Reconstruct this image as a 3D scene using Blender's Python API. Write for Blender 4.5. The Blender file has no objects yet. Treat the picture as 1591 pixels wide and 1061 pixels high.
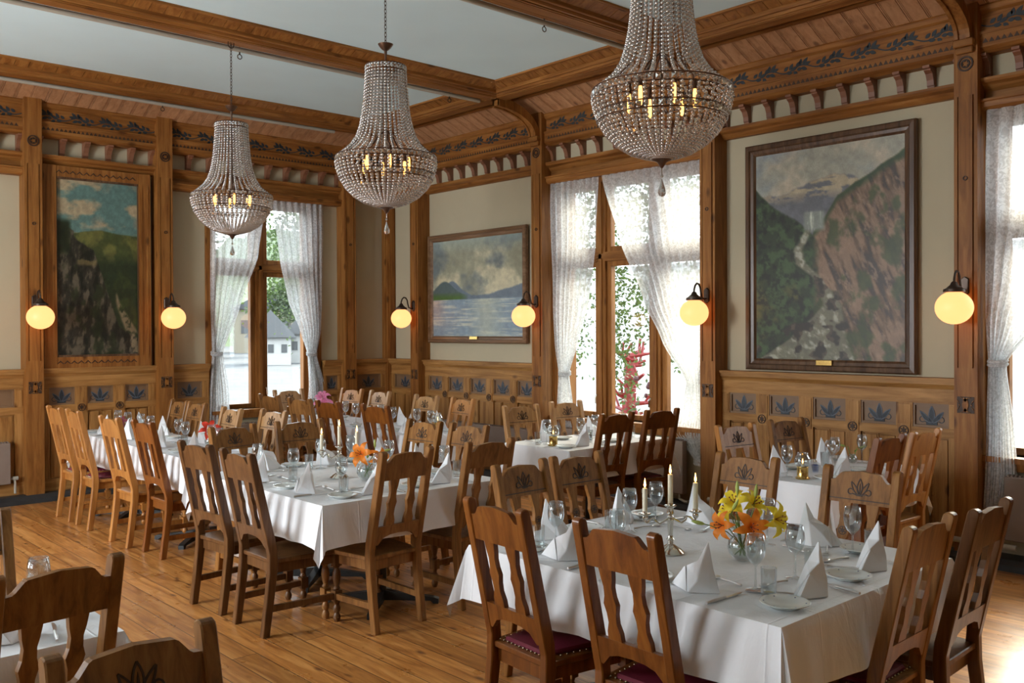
import bpy, bmesh, math, random
import numpy as np
from mathutils import Matrix, Vector
PI = math.pi
random.seed(7)
scene = bpy.context.scene
COL = scene.collection

# ---------------------------------------------------------------- camera
YAW, PITCH, ROLL, FPX, CY, CAM_H = 0.73943, -0.00776, -0.004546, 1437.0, 522.0, 1.72
fw = Vector((math.sin(YAW) * math.cos(PITCH), math.cos(YAW) * math.cos(PITCH), math.sin(PITCH)))
r0 = Vector((math.cos(YAW), -math.sin(YAW), 0)); u0 = r0.cross(fw)
cR = math.cos(ROLL) * r0 + math.sin(ROLL) * u0
cU = -math.sin(ROLL) * r0 + math.cos(ROLL) * u0
cam_data = bpy.data.cameras.new('camera')
cam = bpy.data.objects.new('camera', cam_data); COL.objects.link(cam)
cam.matrix_world = Matrix(((cR.x, cU.x, -fw.x, 0), (cR.y, cU.y, -fw.y, 0), (cR.z, cU.z, -fw.z, CAM_H), (0, 0, 0, 1)))
cam_data.sensor_fit = 'HORIZONTAL'; cam_data.sensor_width = 36
cam_data.lens = 36 * FPX / 1591
cam_data.shift_y = -(530.5 - CY) / 1591
cam_data.clip_start = 0.05; cam_data.clip_end = 300
scene.camera = cam

# ---------------------------------------------------------------- view, world, daylight
scene.view_settings.view_transform = 'Standard'
scene.view_settings.look = 'None'
scene.view_settings.exposure = 0.75
scene.view_settings.gamma = 1
scene.view_settings.use_curve_mapping = False
scene.cycles.use_denoising = True
scene.cycles.max_bounces = 12
scene.cycles.diffuse_bounces = 5
scene.cycles.transmission_bounces = 8
scene.cycles.transparent_max_bounces = 24
scene.cycles.sample_clamp_indirect = 6
scene.cycles.caustics_reflective = False
scene.cycles.caustics_refractive = False

world = bpy.data.worlds.new('world'); scene.world = world; world.use_nodes = True
wn = world.node_tree; bg = wn.nodes['Background']
bg.inputs['Color'].default_value = (0.86, 0.93, 1.0, 1); bg.inputs['Strength'].default_value = 4.8

def sun_lamp(energy, elev, azim, angle=6):
    d = bpy.data.lights.new('sun', 'SUN'); d.energy = energy; d.angle = math.radians(angle); d.color = (1, .86, .66)
    o = bpy.data.objects.new('sun', d); COL.objects.link(o)
    v = Vector((math.cos(elev) * math.cos(azim), math.cos(elev) * math.sin(azim), math.sin(elev)))
    o.rotation_euler = v.to_track_quat('Z', 'Y').to_euler(); o.location = v * 30
sun_lamp(7, math.radians(31), math.radians(16), 30)

def area_light(name, loc, target, sx, sy, power, color=(.93, .96, 1)):
    d = bpy.data.lights.new(name, 'AREA'); d.shape = 'RECTANGLE'; d.size = sx; d.size_y = sy; d.energy = power; d.color = color
    o = bpy.data.objects.new(name, d); COL.objects.link(o); o.location = loc
    o.rotation_euler = (Vector(loc) - Vector(target)).to_track_quat('Z', 'Y').to_euler()
# daylight standing in the window of the left wall (the opening is built below)
for yy, pw in ((6.6, 200),):
    area_light('daylight_left', (-2.62, yy, 2.05), (0, yy, 1.9), 1.9, 2.4, pw)

# ---------------------------------------------------------------- mesh builder
class MB:
    def __init__(s, tf=None):
        s.v = []; s.f = []; s.tf = tf
    def add(s, vs, fs):
        o = len(s.v)
        s.v += [tuple(v) for v in vs]; s.f += [tuple(i + o for i in f) for f in fs]
    def box(s, a0, a1, b0, b1, c0, c1):
        s.add([(a0, b0, c0), (a1, b0, c0), (a1, b1, c0), (a0, b1, c0), (a0, b0, c1), (a1, b0, c1), (a1, b1, c1), (a0, b1, c1)],
              [(0, 3, 2, 1), (4, 5, 6, 7), (0, 1, 5, 4), (1, 2, 6, 5), (2, 3, 7, 6), (3, 0, 4, 7)])
    def prism(s, poly, axis, a0, a1):
        n = len(poly); vs = []
        for a in (a0, a1):
            for p, q in poly:
                vs.append((a, p, q) if axis == 0 else ((p, a, q) if axis == 1 else (p, q, a)))
        s.add(vs, [tuple(range(n))[::-1], tuple(range(n, 2 * n))] + [(i, (i + 1) % n, n + (i + 1) % n, n + i) for i in range(n)])
    def lathe(s, prof, n=16, c=(0, 0, 0), close=True):
        vs = []; fs = []
        for r, z in prof:
            for k in range(n):
                a = 2 * PI * k / n
                vs.append((c[0] + r * math.cos(a), c[1] + r * math.sin(a), c[2] + z))
        for i in range(len(prof) - 1):
            for k in range(n):
                fs.append((i * n + k, i * n + (k + 1) % n, (i + 1) * n + (k + 1) % n, (i + 1) * n + k))
        if close:
            if prof[0][0] > 1e-5: fs.append(tuple(range(n))[::-1])
            if prof[-1][0] > 1e-5: fs.append(tuple(range((len(prof) - 1) * n, len(prof) * n)))
        s.add(vs, fs)
    def tube(s, pts, r, n=8, r_end=None):
        pts = [Vector(p) for p in pts]; m = len(pts)
        vs = []; fs = []; prev = None
        for i, p in enumerate(pts):
            t = (pts[min(i + 1, m - 1)] - pts[max(i - 1, 0)]).normalized()
            if prev is None:
                ref = Vector((0, 0, 1)) if abs(t.z) < .9 else Vector((1, 0, 0))
                a = t.cross(ref).normalized()
            else:
                a = (prev - t * prev.dot(t)).normalized()
            prev = a; b = t.cross(a)
            rr = r if r_end is None else r + (r_end - r) * i / (m - 1)
            if isinstance(r, (list, tuple)): rr = r[i]
            for k in range(n):
                an = 2 * PI * k / n
                vs.append(p + a * rr * math.cos(an) + b * rr * math.sin(an))
        for i in range(m - 1):
            for k in range(n):
                fs.append((i * n + k, i * n + (k + 1) % n, (i + 1) * n + (k + 1) % n, (i + 1) * n + k))
        fs.append(tuple(range(n))[::-1]); fs.append(tuple(range((m - 1) * n, m * n)))
        s.add(vs, fs)
    def ball(s, c, r, n=8, m=6, sz=1.0):
        prof = [(max(1e-6, r * math.sin(PI * i / m)), -r * sz * math.cos(PI * i / m)) for i in range(m + 1)]
        s.lathe(prof, n, c, False)
    def torus(s, c, R, r, n=32, m=6, sz=1.0):
        vs = []; fs = []
        for i in range(n):
            a = 2 * PI * i / n
            for k in range(m):
                b = 2 * PI * k / m; q = R + r * math.cos(b)
                vs.append((c[0] + q * math.cos(a), c[1] + q * math.sin(a), c[2] + r * sz * math.sin(b)))
        for i in range(n):
            for k in range(m):
                fs.append((i * m + k, ((i + 1) % n) * m + k, ((i + 1) % n) * m + (k + 1) % m, i * m + (k + 1) % m))
        s.add(vs, fs)
    def mesh(s, name, mat, smooth=False, bevel=0, recalc=True, ang=40):
        vs = [s.tf(*v) for v in s.v] if s.tf else s.v
        me = bpy.data.meshes.new(name); me.from_pydata([tuple(v) for v in vs], [], s.f)
        bm = bmesh.new(); bm.from_mesh(me)
        bmesh.ops.remove_doubles(bm, verts=bm.verts, dist=1e-5) if smooth else None
        if recalc: bmesh.ops.recalc_face_normals(bm, faces=bm.faces)
        if bevel:
            bmesh.ops.bevel(bm, geom=list(bm.edges), offset=bevel, segments=1, affect='EDGES', clamp_overlap=True)
        if smooth:
            la = math.radians(ang)
            for f in bm.faces: f.smooth = True
            for e in bm.edges:
                if len(e.link_faces) == 2 and e.calc_face_angle(0) > la: e.smooth = False
        bm.to_mesh(me); bm.free()
        if mat: me.materials.append(mat)
        return me
    def build(s, name, mat, parent=None, **kw):
        return obj(name, s.mesh(name, mat, **kw), parent)

def obj(name, me, parent=None):
    o = bpy.data.objects.new(name, me); COL.objects.link(o)
    if parent is not None: o.parent = parent
    return o
def tag(o, label=None, cat=None, group=None, kind=None):
    if label: o['label'] = label
    if cat: o['category'] = cat
    if group: o['group'] = group
    if kind: o['kind'] = kind
    return o
def thing(name, label, cat, loc=(0, 0, 0), rz=0, group=None):
    o = bpy.data.objects.new(name, None); COL.objects.link(o); o.empty_display_size = .1
    o.location = loc; o.rotation_euler = (0, 0, rz)
    return tag(o, label, cat, group)
def struct(name, mb, mat, parent=None, **kw):
    o = mb.build(name, mat, parent, **kw)
    if parent is None: o['kind'] = 'structure'
    return o
def dup(root, loc, rz, label, group=None, scale=None):
    r = root.copy(); COL.objects.link(r); r.location = loc; r.rotation_euler = (0, 0, rz)
    r['label'] = label
    if group: r['group'] = group
    if scale: r.scale = (scale,) * 3
    for ch in list(root.children):
        c = ch.copy(); COL.objects.link(c); c.parent = r
        for g in list(ch.children):
            d = g.copy(); COL.objects.link(d); d.parent = c
    return r

# ---------------------------------------------------------------- materials
def new_mat(name):
    m = bpy.data.materials.new(name); m.use_nodes = True
    nt = m.node_tree; return m, nt, nt.nodes, nt.links, nt.nodes['Principled BSDF']
def plain(name, col, rough=.5, metal=0, spec=.5, noise=0, nscale=8, bump=0, bscale=40):
    m, nt, N, L, b = new_mat(name)
    b.inputs['Base Color'].default_value = (*col, 1); b.inputs['Roughness'].default_value = rough
    b.inputs['Metallic'].default_value = metal; b.inputs['Specular IOR Level'].default_value = spec
    tc = N.new('ShaderNodeTexCoord')
    nz = N.new('ShaderNodeTexNoise'); nz.inputs['Scale'].default_value = nscale; nz.inputs['Detail'].default_value = 4
    L.new(tc.outputs['Object'], nz.inputs['Vector'])
    mr = N.new('ShaderNodeMapRange'); mr.inputs['From Min'].default_value = .3; mr.inputs['From Max'].default_value = .7
    mr.inputs['To Min'].default_value = 1 - max(noise, .02); mr.inputs['To Max'].default_value = 1 + max(noise, .02)
    L.new(nz.outputs['Fac'], mr.inputs['Value'])
    mx = N.new('ShaderNodeVectorMath'); mx.operation = 'SCALE'; mx.inputs[0].default_value = col
    L.new(mr.outputs['Result'], mx.inputs['Scale']); L.new(mx.outputs['Vector'], b.inputs['Base Color'])
    if bump:
        n2 = N.new('ShaderNodeTexNoise'); n2.inputs['Scale'].default_value = bscale; n2.inputs['Detail'].default_value = 3
        L.new(tc.outputs['Object'], n2.inputs['Vector'])
        bp = N.new('ShaderNodeBump'); bp.inputs['Strength'].default_value = bump; bp.inputs['Distance'].default_value = .02
        L.new(n2.outputs['Fac'], bp.inputs['Height']); L.new(bp.outputs['Normal'], b.inputs['Normal'])
    return m
def wood(name, dark, mid, light, axis=2, rough=.4, scale=1.0, knots=True, spec=.4):
    m, nt, N, L, b = new_mat(name)
    tc = N.new('ShaderNodeTexCoord'); oi = N.new('ShaderNodeObjectInfo')
    ad = N.new('ShaderNodeVectorMath'); ad.operation = 'ADD'
    sc = N.new('ShaderNodeVectorMath'); sc.operation = 'SCALE'; sc.inputs[0].default_value = (17, 9, 13)
    L.new(oi.outputs['Random'], sc.inputs['Scale'])
    L.new(tc.outputs['Object'], ad.inputs[0]); L.new(sc.outputs['Vector'], ad.inputs[1])
    mp = N.new('ShaderNodeMapping'); s3 = [9 * scale] * 3; s3[axis] = .7 * scale; mp.inputs['Scale'].default_value = s3
    L.new(ad.outputs['Vector'], mp.inputs['Vector'])
    nz = N.new('ShaderNodeTexNoise'); nz.inputs['Scale'].default_value = 2.2; nz.inputs['Detail'].default_value = 6
    nz.inputs['Roughness'].default_value = .65; nz.inputs['Distortion'].default_value = .7
    L.new(mp.outputs['Vector'], nz.inputs['Vector'])
    cr = N.new('ShaderNodeValToRGB'); e = cr.color_ramp.elements
    e[0].position = .32; e[0].color = (*dark, 1); e[1].position = .68; e[1].color = (*light, 1)
    k = e.new(.5); k.color = (*mid, 1)
    L.new(nz.outputs['Fac'], cr.inputs['Fac'])
    last = cr.outputs['Color']
    big = N.new('ShaderNodeTexNoise'); big.inputs['Scale'].default_value = 1.6; big.inputs['Detail'].default_value = 2
    L.new(ad.outputs['Vector'], big.inputs['Vector'])
    mr = N.new('ShaderNodeMapRange'); mr.inputs['To Min'].default_value = .72; mr.inputs['To Max'].default_value = 1.25
    L.new(big.outputs['Fac'], mr.inputs['Value'])
    vs = N.new('ShaderNodeVectorMath'); vs.operation = 'SCALE'
    L.new(last, vs.inputs[0]); L.new(mr.outputs['Result'], vs.inputs['Scale']); last = vs.outputs['Vector']
    if knots:
        m2 = N.new('ShaderNodeMapping'); s3 = [5.5] * 3; s3[axis] = 2.6; m2.inputs['Scale'].default_value = s3
        L.new(ad.outputs['Vector'], m2.inputs['Vector'])
        vo = N.new('ShaderNodeTexVoronoi'); vo.inputs['Scale'].default_value = 1.0
        L.new(m2.outputs['Vector'], vo.inputs['Vector'])
        c2 = N.new('ShaderNodeValToRGB'); e = c2.color_ramp.elements
        e[0].position = .07; e[0].color = (1, 1, 1, 1); e[1].position = .16; e[1].color = (0, 0, 0, 1)
        L.new(vo.outputs['Distance'], c2.inputs['Fac'])
        mx = N.new('ShaderNodeMix'); mx.data_type = 'RGBA'
        mu = N.new('ShaderNodeMath'); mu.operation = 'MULTIPLY'; mu.inputs[1].default_value = .75
        L.new(c2.outputs['Color'], mu.inputs[0]); L.new(mu.outputs[0], mx.inputs[0])
        L.new(last, mx.inputs[6]); mx.inputs[7].default_value = (dark[0] * .35, dark[1] * .28, dark[2] * .3, 1)
        last = mx.outputs[2]
    L.new(last, b.inputs['Base Color'])
    b.inputs['Roughness'].default_value = rough; b.inputs['Specular IOR Level'].default_value = spec
    bp = N.new('ShaderNodeBump'); bp.inputs['Strength'].default_value = .12; bp.inputs['Distance'].default_value = .004
    L.new(nz.outputs['Fac'], bp.inputs['Height']); L.new(bp.outputs['Normal'], b.inputs['Normal'])
    return m
PINE = ((.17, .060, .012), (.27, .108, .024), (.37, .165, .043))
pine = [wood('pine_%s' % 'xyz'[i], *PINE, axis=i, rough=.5, spec=.25) for i in range(3)]
BOARD = ((.34, .165, .075), (.45, .235, .115), (.53, .295, .155))
board = [wood('cove_board_%s' % 'xyz'[i], *BOARD, axis=i, rough=.55) for i in range(3)]
PANEL = ((.22, .095, .024), (.36, .175, .05), (.48, .25, .08))
panel = [wood('dado_pine_%s' % 'xyz'[i], *PANEL, axis=i, rough=.5, spec=.25) for i in range(3)]
dark_red = plain('bracket_redwood', (.24, .10, .05), .5, noise=.15)
frame_dark = wood('picture_frame_walnut', (.05, .025, .012), (.10, .052, .026), (.17, .095, .05), axis=2, knots=False, rough=.3)
brown_edge = wood('frame_brown', (.13, .07, .035), (.20, .115, .06), (.28, .17, .1), axis=1, knots=False, rough=.3)
chair_woods = {
    'brown': wood('chair_brown', (.14, .058, .017), (.26, .115, .034), (.35, .17, .055), rough=.33, scale=1.3, knots=False, spec=.32),
    'red': wood('chair_redbrown', (.12, .034, .006), (.20, .062, .011), (.27, .096, .018), rough=.3, scale=1.1, knots=False, spec=.32),
    'dark': wood('chair_dark', (.070, .028, .009), (.125, .054, .018), (.18, .086, .032), rough=.33, scale=1.3, knots=False, spec=.35),
    'mid': wood('chair_midbrown', (.16, .066, .016), (.26, .112, .029), (.34, .160, .047), rough=.45, scale=1.2, knots=False, spec=.15),
    'pine': wood('chair_pine', (.27, .125, .038), (.39, .20, .07), (.50, .28, .115), rough=.35, scale=1.2, knots=False, spec=.5),
    'orange': wood('chair_honey', (.30, .11, .022), (.42, .175, .04), (.52, .24, .065), rough=.33, scale=1.2, knots=False, spec=.5),
}
plaster = plain('plaster_beige', (.50, .44, .30), .85, noise=.03, nscale=3, bump=.08, bscale=220)
ceil_mat = plain('ceiling_pale_blue', (.66, .86, .93), .8, noise=.03, nscale=1.2)
black_stone = plain('plinth_slate', (.03, .034, .036), .5, noise=.3)
metal_dark = plain('aged_bronze', (.07, .05, .038), .4, metal=.7)
ring_metal = plain('chandelier_bronze', (.13, .075, .05), .35, metal=.8)
pipe_mat = plain('pipe_paint', (.42, .40, .33), .45)
rad_mat = plain('radiator_paint', (.24, .185, .15), .55, noise=.05)
silver = plain('silver', (.78, .76, .70), .16, metal=1)
steel = plain('cutlery_steel', (.80, .80, .80), .28, metal=1)
brass = plain('brass', (.62, .42, .14), .22, metal=1)
black_iron = plain('table_base_iron', (.02, .022, .022), .4)
wax = plain('candle_wax', (.86, .80, .62), .45)
porcelain = plain('porcelain', (.80, .83, .80), .12, spec=.6)
blue_dec = plain('plate_blue_dots', (.08, .12, .25), .3)
maroon = plain('maroon_leather', (.16, .012, .03), .45, noise=.12, bump=.06, bscale=300)
nail = plain('brass_nail', (.55, .45, .3), .25, metal=1)
leaf_blue = plain('stencil_blue', (.030, .038, .048), .6, noise=.2, nscale=30)
leaf_pale = plain('stencil_pale_blue', (.10, .12, .15), .6, noise=.2, nscale=30)
motif_panel = plain('motif_panel_ground', (.21, .12, .06), .55, noise=.08)
carve = plain('carved_recess', (.05, .024, .011), .6)
vine_mat = plain('painted_vine', (.025, .034, .040), .6, noise=.2, nscale=30)
salt_mat = plain('cobalt_glass', (.04, .08, .25), .1)

def cloth_mat(name, col, b=.25):
    m, nt, N, L, bs = new_mat(name)
    bs.inputs['Base Color'].default_value = (*col, 1); bs.inputs['Roughness'].default_value = .8
    bs.inputs['Specular IOR Level'].default_value = .25
    tc = N.new('ShaderNodeTexCoord')
    mp = N.new('ShaderNodeMapping'); mp.inputs['Scale'].default_value = (1, 1, .35)
    n = N.new('ShaderNodeTexNoise'); n.inputs['Scale'].default_value = 9; n.inputs['Detail'].default_value = 5; n.inputs['Distortion'].default_value = .5
    L.new(tc.outputs['Object'], mp.inputs['Vector']); L.new(mp.outputs['Vector'], n.inputs['Vector'])
    bp = N.new('ShaderNodeBump'); bp.inputs['Strength'].default_value = b; bp.inputs['Distance'].default_value = .03
    br = N.new('ShaderNodeTexBrick'); br.offset = 0; br.inputs['Scale'].default_value = 1; br.inputs['Brick Width'].default_value = .43; br.inputs['Row Height'].default_value = .37
    br.inputs['Mortar Size'].default_value = .006; br.inputs['Mortar Smooth'].default_value = 1; L.new(tc.outputs['Object'], br.inputs['Vector'])
    ma = N.new('ShaderNodeMath'); ma.operation = 'MULTIPLY_ADD'; ma.inputs[1].default_value = .22; L.new(br.outputs['Fac'], ma.inputs[0]); L.new(n.outputs['Fac'], ma.inputs[2])
    L.new(ma.outputs[0], bp.inputs['Height']); L.new(bp.outputs['Normal'], bs.inputs['Normal'])
    return m
linen = cloth_mat('white_linen', (.86, .87, .89), .35)
napkin_mat = cloth_mat('napkin_linen', (.88, .89, .91), .1)

def emis(name, col, s, edge=None):
    m, nt, N, L, b = new_mat(name)
    b.inputs['Base Color'].default_value = (col[0] * .1, col[1] * .1, col[2] * .1, 1); b.inputs['Emission Color'].default_value = (*col, 1)
    b.inputs['Emission Strength'].default_value = s
    return m
globe_mat = emis('opal_globe', (1, .37, .135), 1.35)
bulb_mat = emis('candle_bulb', (1, .42, .09), 3.2)
flame_mat = emis('flame', (1, .50, .12), 9)
def glass(name, tint=(1, 1, 1), base=.06, edge=.75, rough=.02):
    m, nt, N, L, b = new_mat(name); N.remove(b)
    out = N['Material Output']
    tr = N.new('ShaderNodeBsdfTransparent'); tr.inputs['Color'].default_value = (*tint, 1)
    gl = N.new('ShaderNodeBsdfGlossy'); gl.inputs['Roughness'].default_value = rough; gl.inputs['Color'].default_value = (.95, .97, 1, 1)
    lw = N.new('ShaderNodeLayerWeight'); lw.inputs['Blend'].default_value = .5
    pw = N.new('ShaderNodeMath'); pw.operation = 'POWER'; pw.inputs[1].default_value = 2.2
    L.new(lw.outputs['Facing'], pw.inputs[0])
    mr = N.new('ShaderNodeMapRange'); mr.inputs['To Min'].default_value = base; mr.inputs['To Max'].default_value = edge
    L.new(pw.outputs[0], mr.inputs['Value'])
    mx = N.new('ShaderNodeMixShader'); L.new(mr.outputs['Result'], mx.inputs[0]); L.new(tr.outputs[0], mx.inputs[1]); L.new(gl.outputs[0], mx.inputs[2])
    L.new(mx.outputs[0], out.inputs['Surface'])
    return m
thin_glass = glass('clear_glass', (.91, .93, .93), .09, .95, .0)
pane_glass = glass('window_glass', (.97, .99, .98), .03, .4)
def crystal(name):
    m, nt, N, L, b = new_mat(name); N.remove(b); out = N['Material Output']
    g = N.new('ShaderNodeBsdfGlass'); g.inputs['IOR'].default_value = 1.52; g.inputs['Roughness'].default_value = .03; g.inputs['Color'].default_value = (.97, .96, .95, 1)
    gl = N.new('ShaderNodeBsdfGlossy'); gl.inputs['Roughness'].default_value = .12; gl.inputs['Color'].default_value = (.95, .92, .88, 1)
    df = N.new('ShaderNodeBsdfTranslucent'); df.inputs['Color'].default_value = (.9, .87, .84, 1)
    m1 = N.new('ShaderNodeMixShader'); m1.inputs[0].default_value = .62; L.new(g.outputs[0], m1.inputs[1]); L.new(gl.outputs[0], m1.inputs[2])
    m2 = N.new('ShaderNodeMixShader'); m2.inputs[0].default_value = .24; L.new(m1.outputs[0], m2.inputs[1]); L.new(df.outputs[0], m2.inputs[2])
    L.new(m2.outputs[0], out.inputs['Surface'])
    return m
crystal_mat = crystal('crystal')
def lace(name):
    m, nt, N, L, b = new_mat(name); N.remove(b); out = N['Material Output']
    tc = N.new('ShaderNodeTexCoord')
    n = N.new('ShaderNodeTexVoronoi'); n.inputs['Scale'].default_value = 34; n.feature = 'DISTANCE_TO_EDGE'
    nz = N.new('ShaderNodeTexNoise'); nz.inputs['Scale'].default_value = 26; nz.inputs['Detail'].default_value = 3; nz.inputs['Distortion'].default_value = 2.0
    L.new(tc.outputs['Object'], n.inputs['Vector']); L.new(tc.outputs['Object'], nz.inputs['Vector'])
    cr = N.new('ShaderNodeValToRGB'); e = cr.color_ramp.elements; e[0].position = .42; e[0].color = (.60,) * 3 + (1,); e[1].position = .58; e[1].color = (.86,) * 3 + (1,)
    L.new(nz.outputs['Fac'], cr.inputs['Fac'])
    tr = N.new('ShaderNodeBsdfTransparent')
    df = N.new('ShaderNodeBsdfDiffuse'); df.inputs['Color'].default_value = (.84, .85, .86, 1)
    tl = N.new('ShaderNodeBsdfTranslucent'); tl.inputs['Color'].default_value = (.72, .74, .74, 1)
    a = N.new('ShaderNodeMixShader'); a.inputs[0].default_value = .5; L.new(df.outputs[0], a.inputs[1]); L.new(tl.outputs[0], a.inputs[2])
    mx = N.new('ShaderNodeMixShader'); L.new(cr.outputs['Color'], mx.inputs[0]); L.new(tr.outputs[0], mx.inputs[1]); L.new(a.outputs[0], mx.inputs[2])
    L.new(mx.outputs[0], out.inputs['Surface'])
    return m
lace_mat = lace('lace')
def vcol(name, rough=.45):
    m, nt, N, L, b = new_mat(name)
    at = N.new('ShaderNodeAttribute'); at.attribute_name = 'Col'
    tc = N.new('ShaderNodeTexCoord'); nz = N.new('ShaderNodeTexNoise'); nz.inputs['Scale'].default_value = 90; nz.inputs['Detail'].default_value = 4
    L.new(tc.outputs['Object'], nz.inputs['Vector'])
    mr = N.new('ShaderNodeMapRange'); mr.inputs['To Min'].default_value = .8; mr.inputs['To Max'].default_value = 1.2; L.new(nz.outputs['Fac'], mr.inputs['Value'])
    s = N.new('ShaderNodeVectorMath'); s.operation = 'SCALE'; L.new(at.outputs['Color'], s.inputs[0]); L.new(mr.outputs['Result'], s.inputs['Scale'])
    L.new(s.outputs['Vector'], b.inputs['Base Color']); b.inputs['Roughness'].default_value = rough
    return m
canvas_mat = vcol('oil_paint')
def floor_mat():
    m, nt, N, L, b = new_mat('floor_pine_planks')
    tc = N.new('ShaderNodeTexCoord'); mp = N.new('ShaderNodeMapping'); mp.inputs['Rotation'].default_value = (0, 0, PI / 2); mp.inputs['Location'].default_value = (.3, -.044 + .0, 0)
    L.new(tc.outputs['Object'], mp.inputs['Vector'])
    br = N.new('ShaderNodeTexBrick'); br.offset = .37; br.offset_frequency = 3
    br.inputs['Scale'].default_value = 1; br.inputs['Brick Width'].default_value = 3.1; br.inputs['Row Height'].default_value = .141
    br.inputs['Mortar Size'].default_value = .003; br.inputs['Mortar Smooth'].default_value = .2
    br.inputs['Color1'].default_value = (0, 0, 0, 1); br.inputs['Color2'].default_value = (1, 1, 1, 1); br.inputs['Mortar'].default_value = (.5, .5, .5, 1)
    L.new(mp.outputs['Vector'], br.inputs['Vector'])
    sc = N.new('ShaderNodeVectorMath'); sc.operation = 'SCALE'; sc.inputs[0].default_value = (3, 7, 5); L.new(br.outputs['Color'], sc.inputs['Scale'])
    ad = N.new('ShaderNodeVectorMath'); ad.operation = 'ADD'; L.new(tc.outputs['Object'], ad.inputs[0]); L.new(sc.outputs['Vector'], ad.inputs[1])
    m2 = N.new('ShaderNodeMapping'); m2.inputs['Scale'].default_value = (13, 1.1, 1); L.new(ad.outputs['Vector'], m2.inputs['Vector'])
    nz = N.new('ShaderNodeTexNoise'); nz.inputs['Scale'].default_value = 1.8; nz.inputs['Detail'].default_value = 6; nz.inputs['Roughness'].default_value = .6; nz.inputs['Distortion'].default_value = .8
    L.new(m2.outputs['Vector'], nz.inputs['Vector'])
    cr = N.new('ShaderNodeValToRGB'); e = cr.color_ramp.elements
    e[0].position = .3; e[0].color = (.28, .095, .022, 1); e[1].position = .7; e[1].color = (.70, .34, .105, 1); k = e.new(.5); k.color = (.50, .205, .05, 1)
    L.new(nz.outputs['Fac'], cr.inputs['Fac'])
    m3 = N.new('ShaderNodeMapping'); m3.inputs['Scale'].default_value = (8.5, 3.2, 1); L.new(ad.outputs['Vector'], m3.inputs['Vector'])
    vo = N.new('ShaderNodeTexVoronoi'); vo.inputs['Scale'].default_value = 1; L.new(m3.outputs['Vector'], vo.inputs['Vector'])
    c2 = N.new('ShaderNodeValToRGB'); e = c2.color_ramp.elements; e[0].position = .06; e[0].color = (.8,) * 3 + (1,); e[1].position = .17; e[1].color = (0, 0, 0, 1)
    L.new(vo.outputs['Distance'], c2.inputs['Fac'])
    mx = N.new('ShaderNodeMix'); mx.data_type = 'RGBA'; L.new(c2.outputs['Color'], mx.inputs[0]); L.new(cr.outputs['Color'], mx.inputs[6]); mx.inputs[7].default_value = (.10, .035, .015, 1)
    mr = N.new('ShaderNodeMapRange'); mr.inputs['To Min'].default_value = .78; mr.inputs['To Max'].default_value = 1.15; L.new(br.outputs['Color'], mr.inputs['Value'])
    s2 = N.new('ShaderNodeVectorMath'); s2.operation = 'SCALE'; L.new(mx.outputs[2], s2.inputs[0]); L.new(mr.outputs['Result'], s2.inputs['Scale'])
    m4 = N.new('ShaderNodeMix'); m4.data_type = 'RGBA'; L.new(br.outputs['Fac'], m4.inputs[0]); L.new(s2.outputs['Vector'], m4.inputs[6]); m4.inputs[7].default_value = (.10, .045, .02, 1)
    L.new(m4.outputs[2], b.inputs['Base Color'])
    n5 = N.new('ShaderNodeTexNoise'); n5.inputs['Scale'].default_value = 5; n5.inputs['Detail'].default_value = 5; L.new(tc.outputs['Object'], n5.inputs['Vector'])
    r5 = N.new('ShaderNodeMapRange'); r5.inputs['To Min'].default_value = .2; r5.inputs['To Max'].default_value = .4; L.new(n5.outputs['Fac'], r5.inputs['Value'])
    L.new(r5.outputs['Result'], b.inputs['Roughness']); b.inputs['Specular IOR Level'].default_value = .55
    bp = N.new('ShaderNodeBump'); bp.inputs['Strength'].default_value = .25; bp.inputs['Distance'].default_value = .006
    iv = N.new('ShaderNodeMath'); iv.operation = 'SUBTRACT'; L.new(n5.outputs['Fac'], iv.inputs[0]); L.new(br.outputs['Fac'], iv.inputs[1])
    L.new(iv.outputs[0], bp.inputs['Height']); L.new(bp.outputs['Normal'], b.inputs['Normal'])
    return m

# ---------------------------------------------------------------- room geometry
XP, YP = 7.17, 10.29           # plaster planes
XL, YR = -2.55, -2.55          # left and rear walls (behind the camera)
ZC = 4.21
def TR(u, v, z): return (XP + v, u, z)      # right wall: u = y, v = outward
def TB(u, v, z): return (u, YP + v, z)      # back wall: u = x
WALLS = {'right': (TR, 1), 'back': (TB, 0)}
PW = .165; PD = .19
R_POSTS = [-1.75, .5, 2.75, 5.015, 7.25, 9.49]
B_POSTS = [-1.8, .45, 2.72, 4.055, 6.43]
SILL, HEAD = .78, 3.30

def wall_with_holes(name, tf, u0, u1, holes, z1=4.3, v0=0, v1=.28):
    mb = MB(tf); cur = u0
    for a, b in sorted(holes):
        mb.box(cur, a, v0, v1, 0, z1); mb.box(a, b, v0, v1, 0, SILL); mb.box(a, b, v0, v1, HEAD, z1); cur = b
    mb.box(cur, u1, v0, v1, 0, z1)
    return struct(name, mb, plaster)
R_HOLES = [(5.10, 7.16), (.60, 2.66)]
B_HOLES = [(4.66, 6.02), (.60, 1.95)]
wall_with_holes('wall_right', TR, -2.85, 10.57, R_HOLES)
wall_with_holes('wall_back', TB, -2.85, XP, B_HOLES)
def TL(u, v, z): return (XL - v, u, z)
def TN(u, v, z): return (u, YR - v, z)
wall_with_holes('wall_left', TL, -2.85, 10.57, [(2.4, 4.4), (5.6, 7.6)])
wall_with_holes('wall_rear', TN, XL, XP, [])
mb = MB(); mb.box(-2.85, 7.5, -2.85, 10.6, -.12, 0); struct('floor', mb, floor_mat())
mb = MB(); mb.box(-2.85, 7.5, -2.85, 10.6, ZC, ZC + .12); struct('ceiling', mb, ceil_mat)
mb = MB(); mb.box(-2.55, 7.17, 0, .02, 0, .01)

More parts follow.
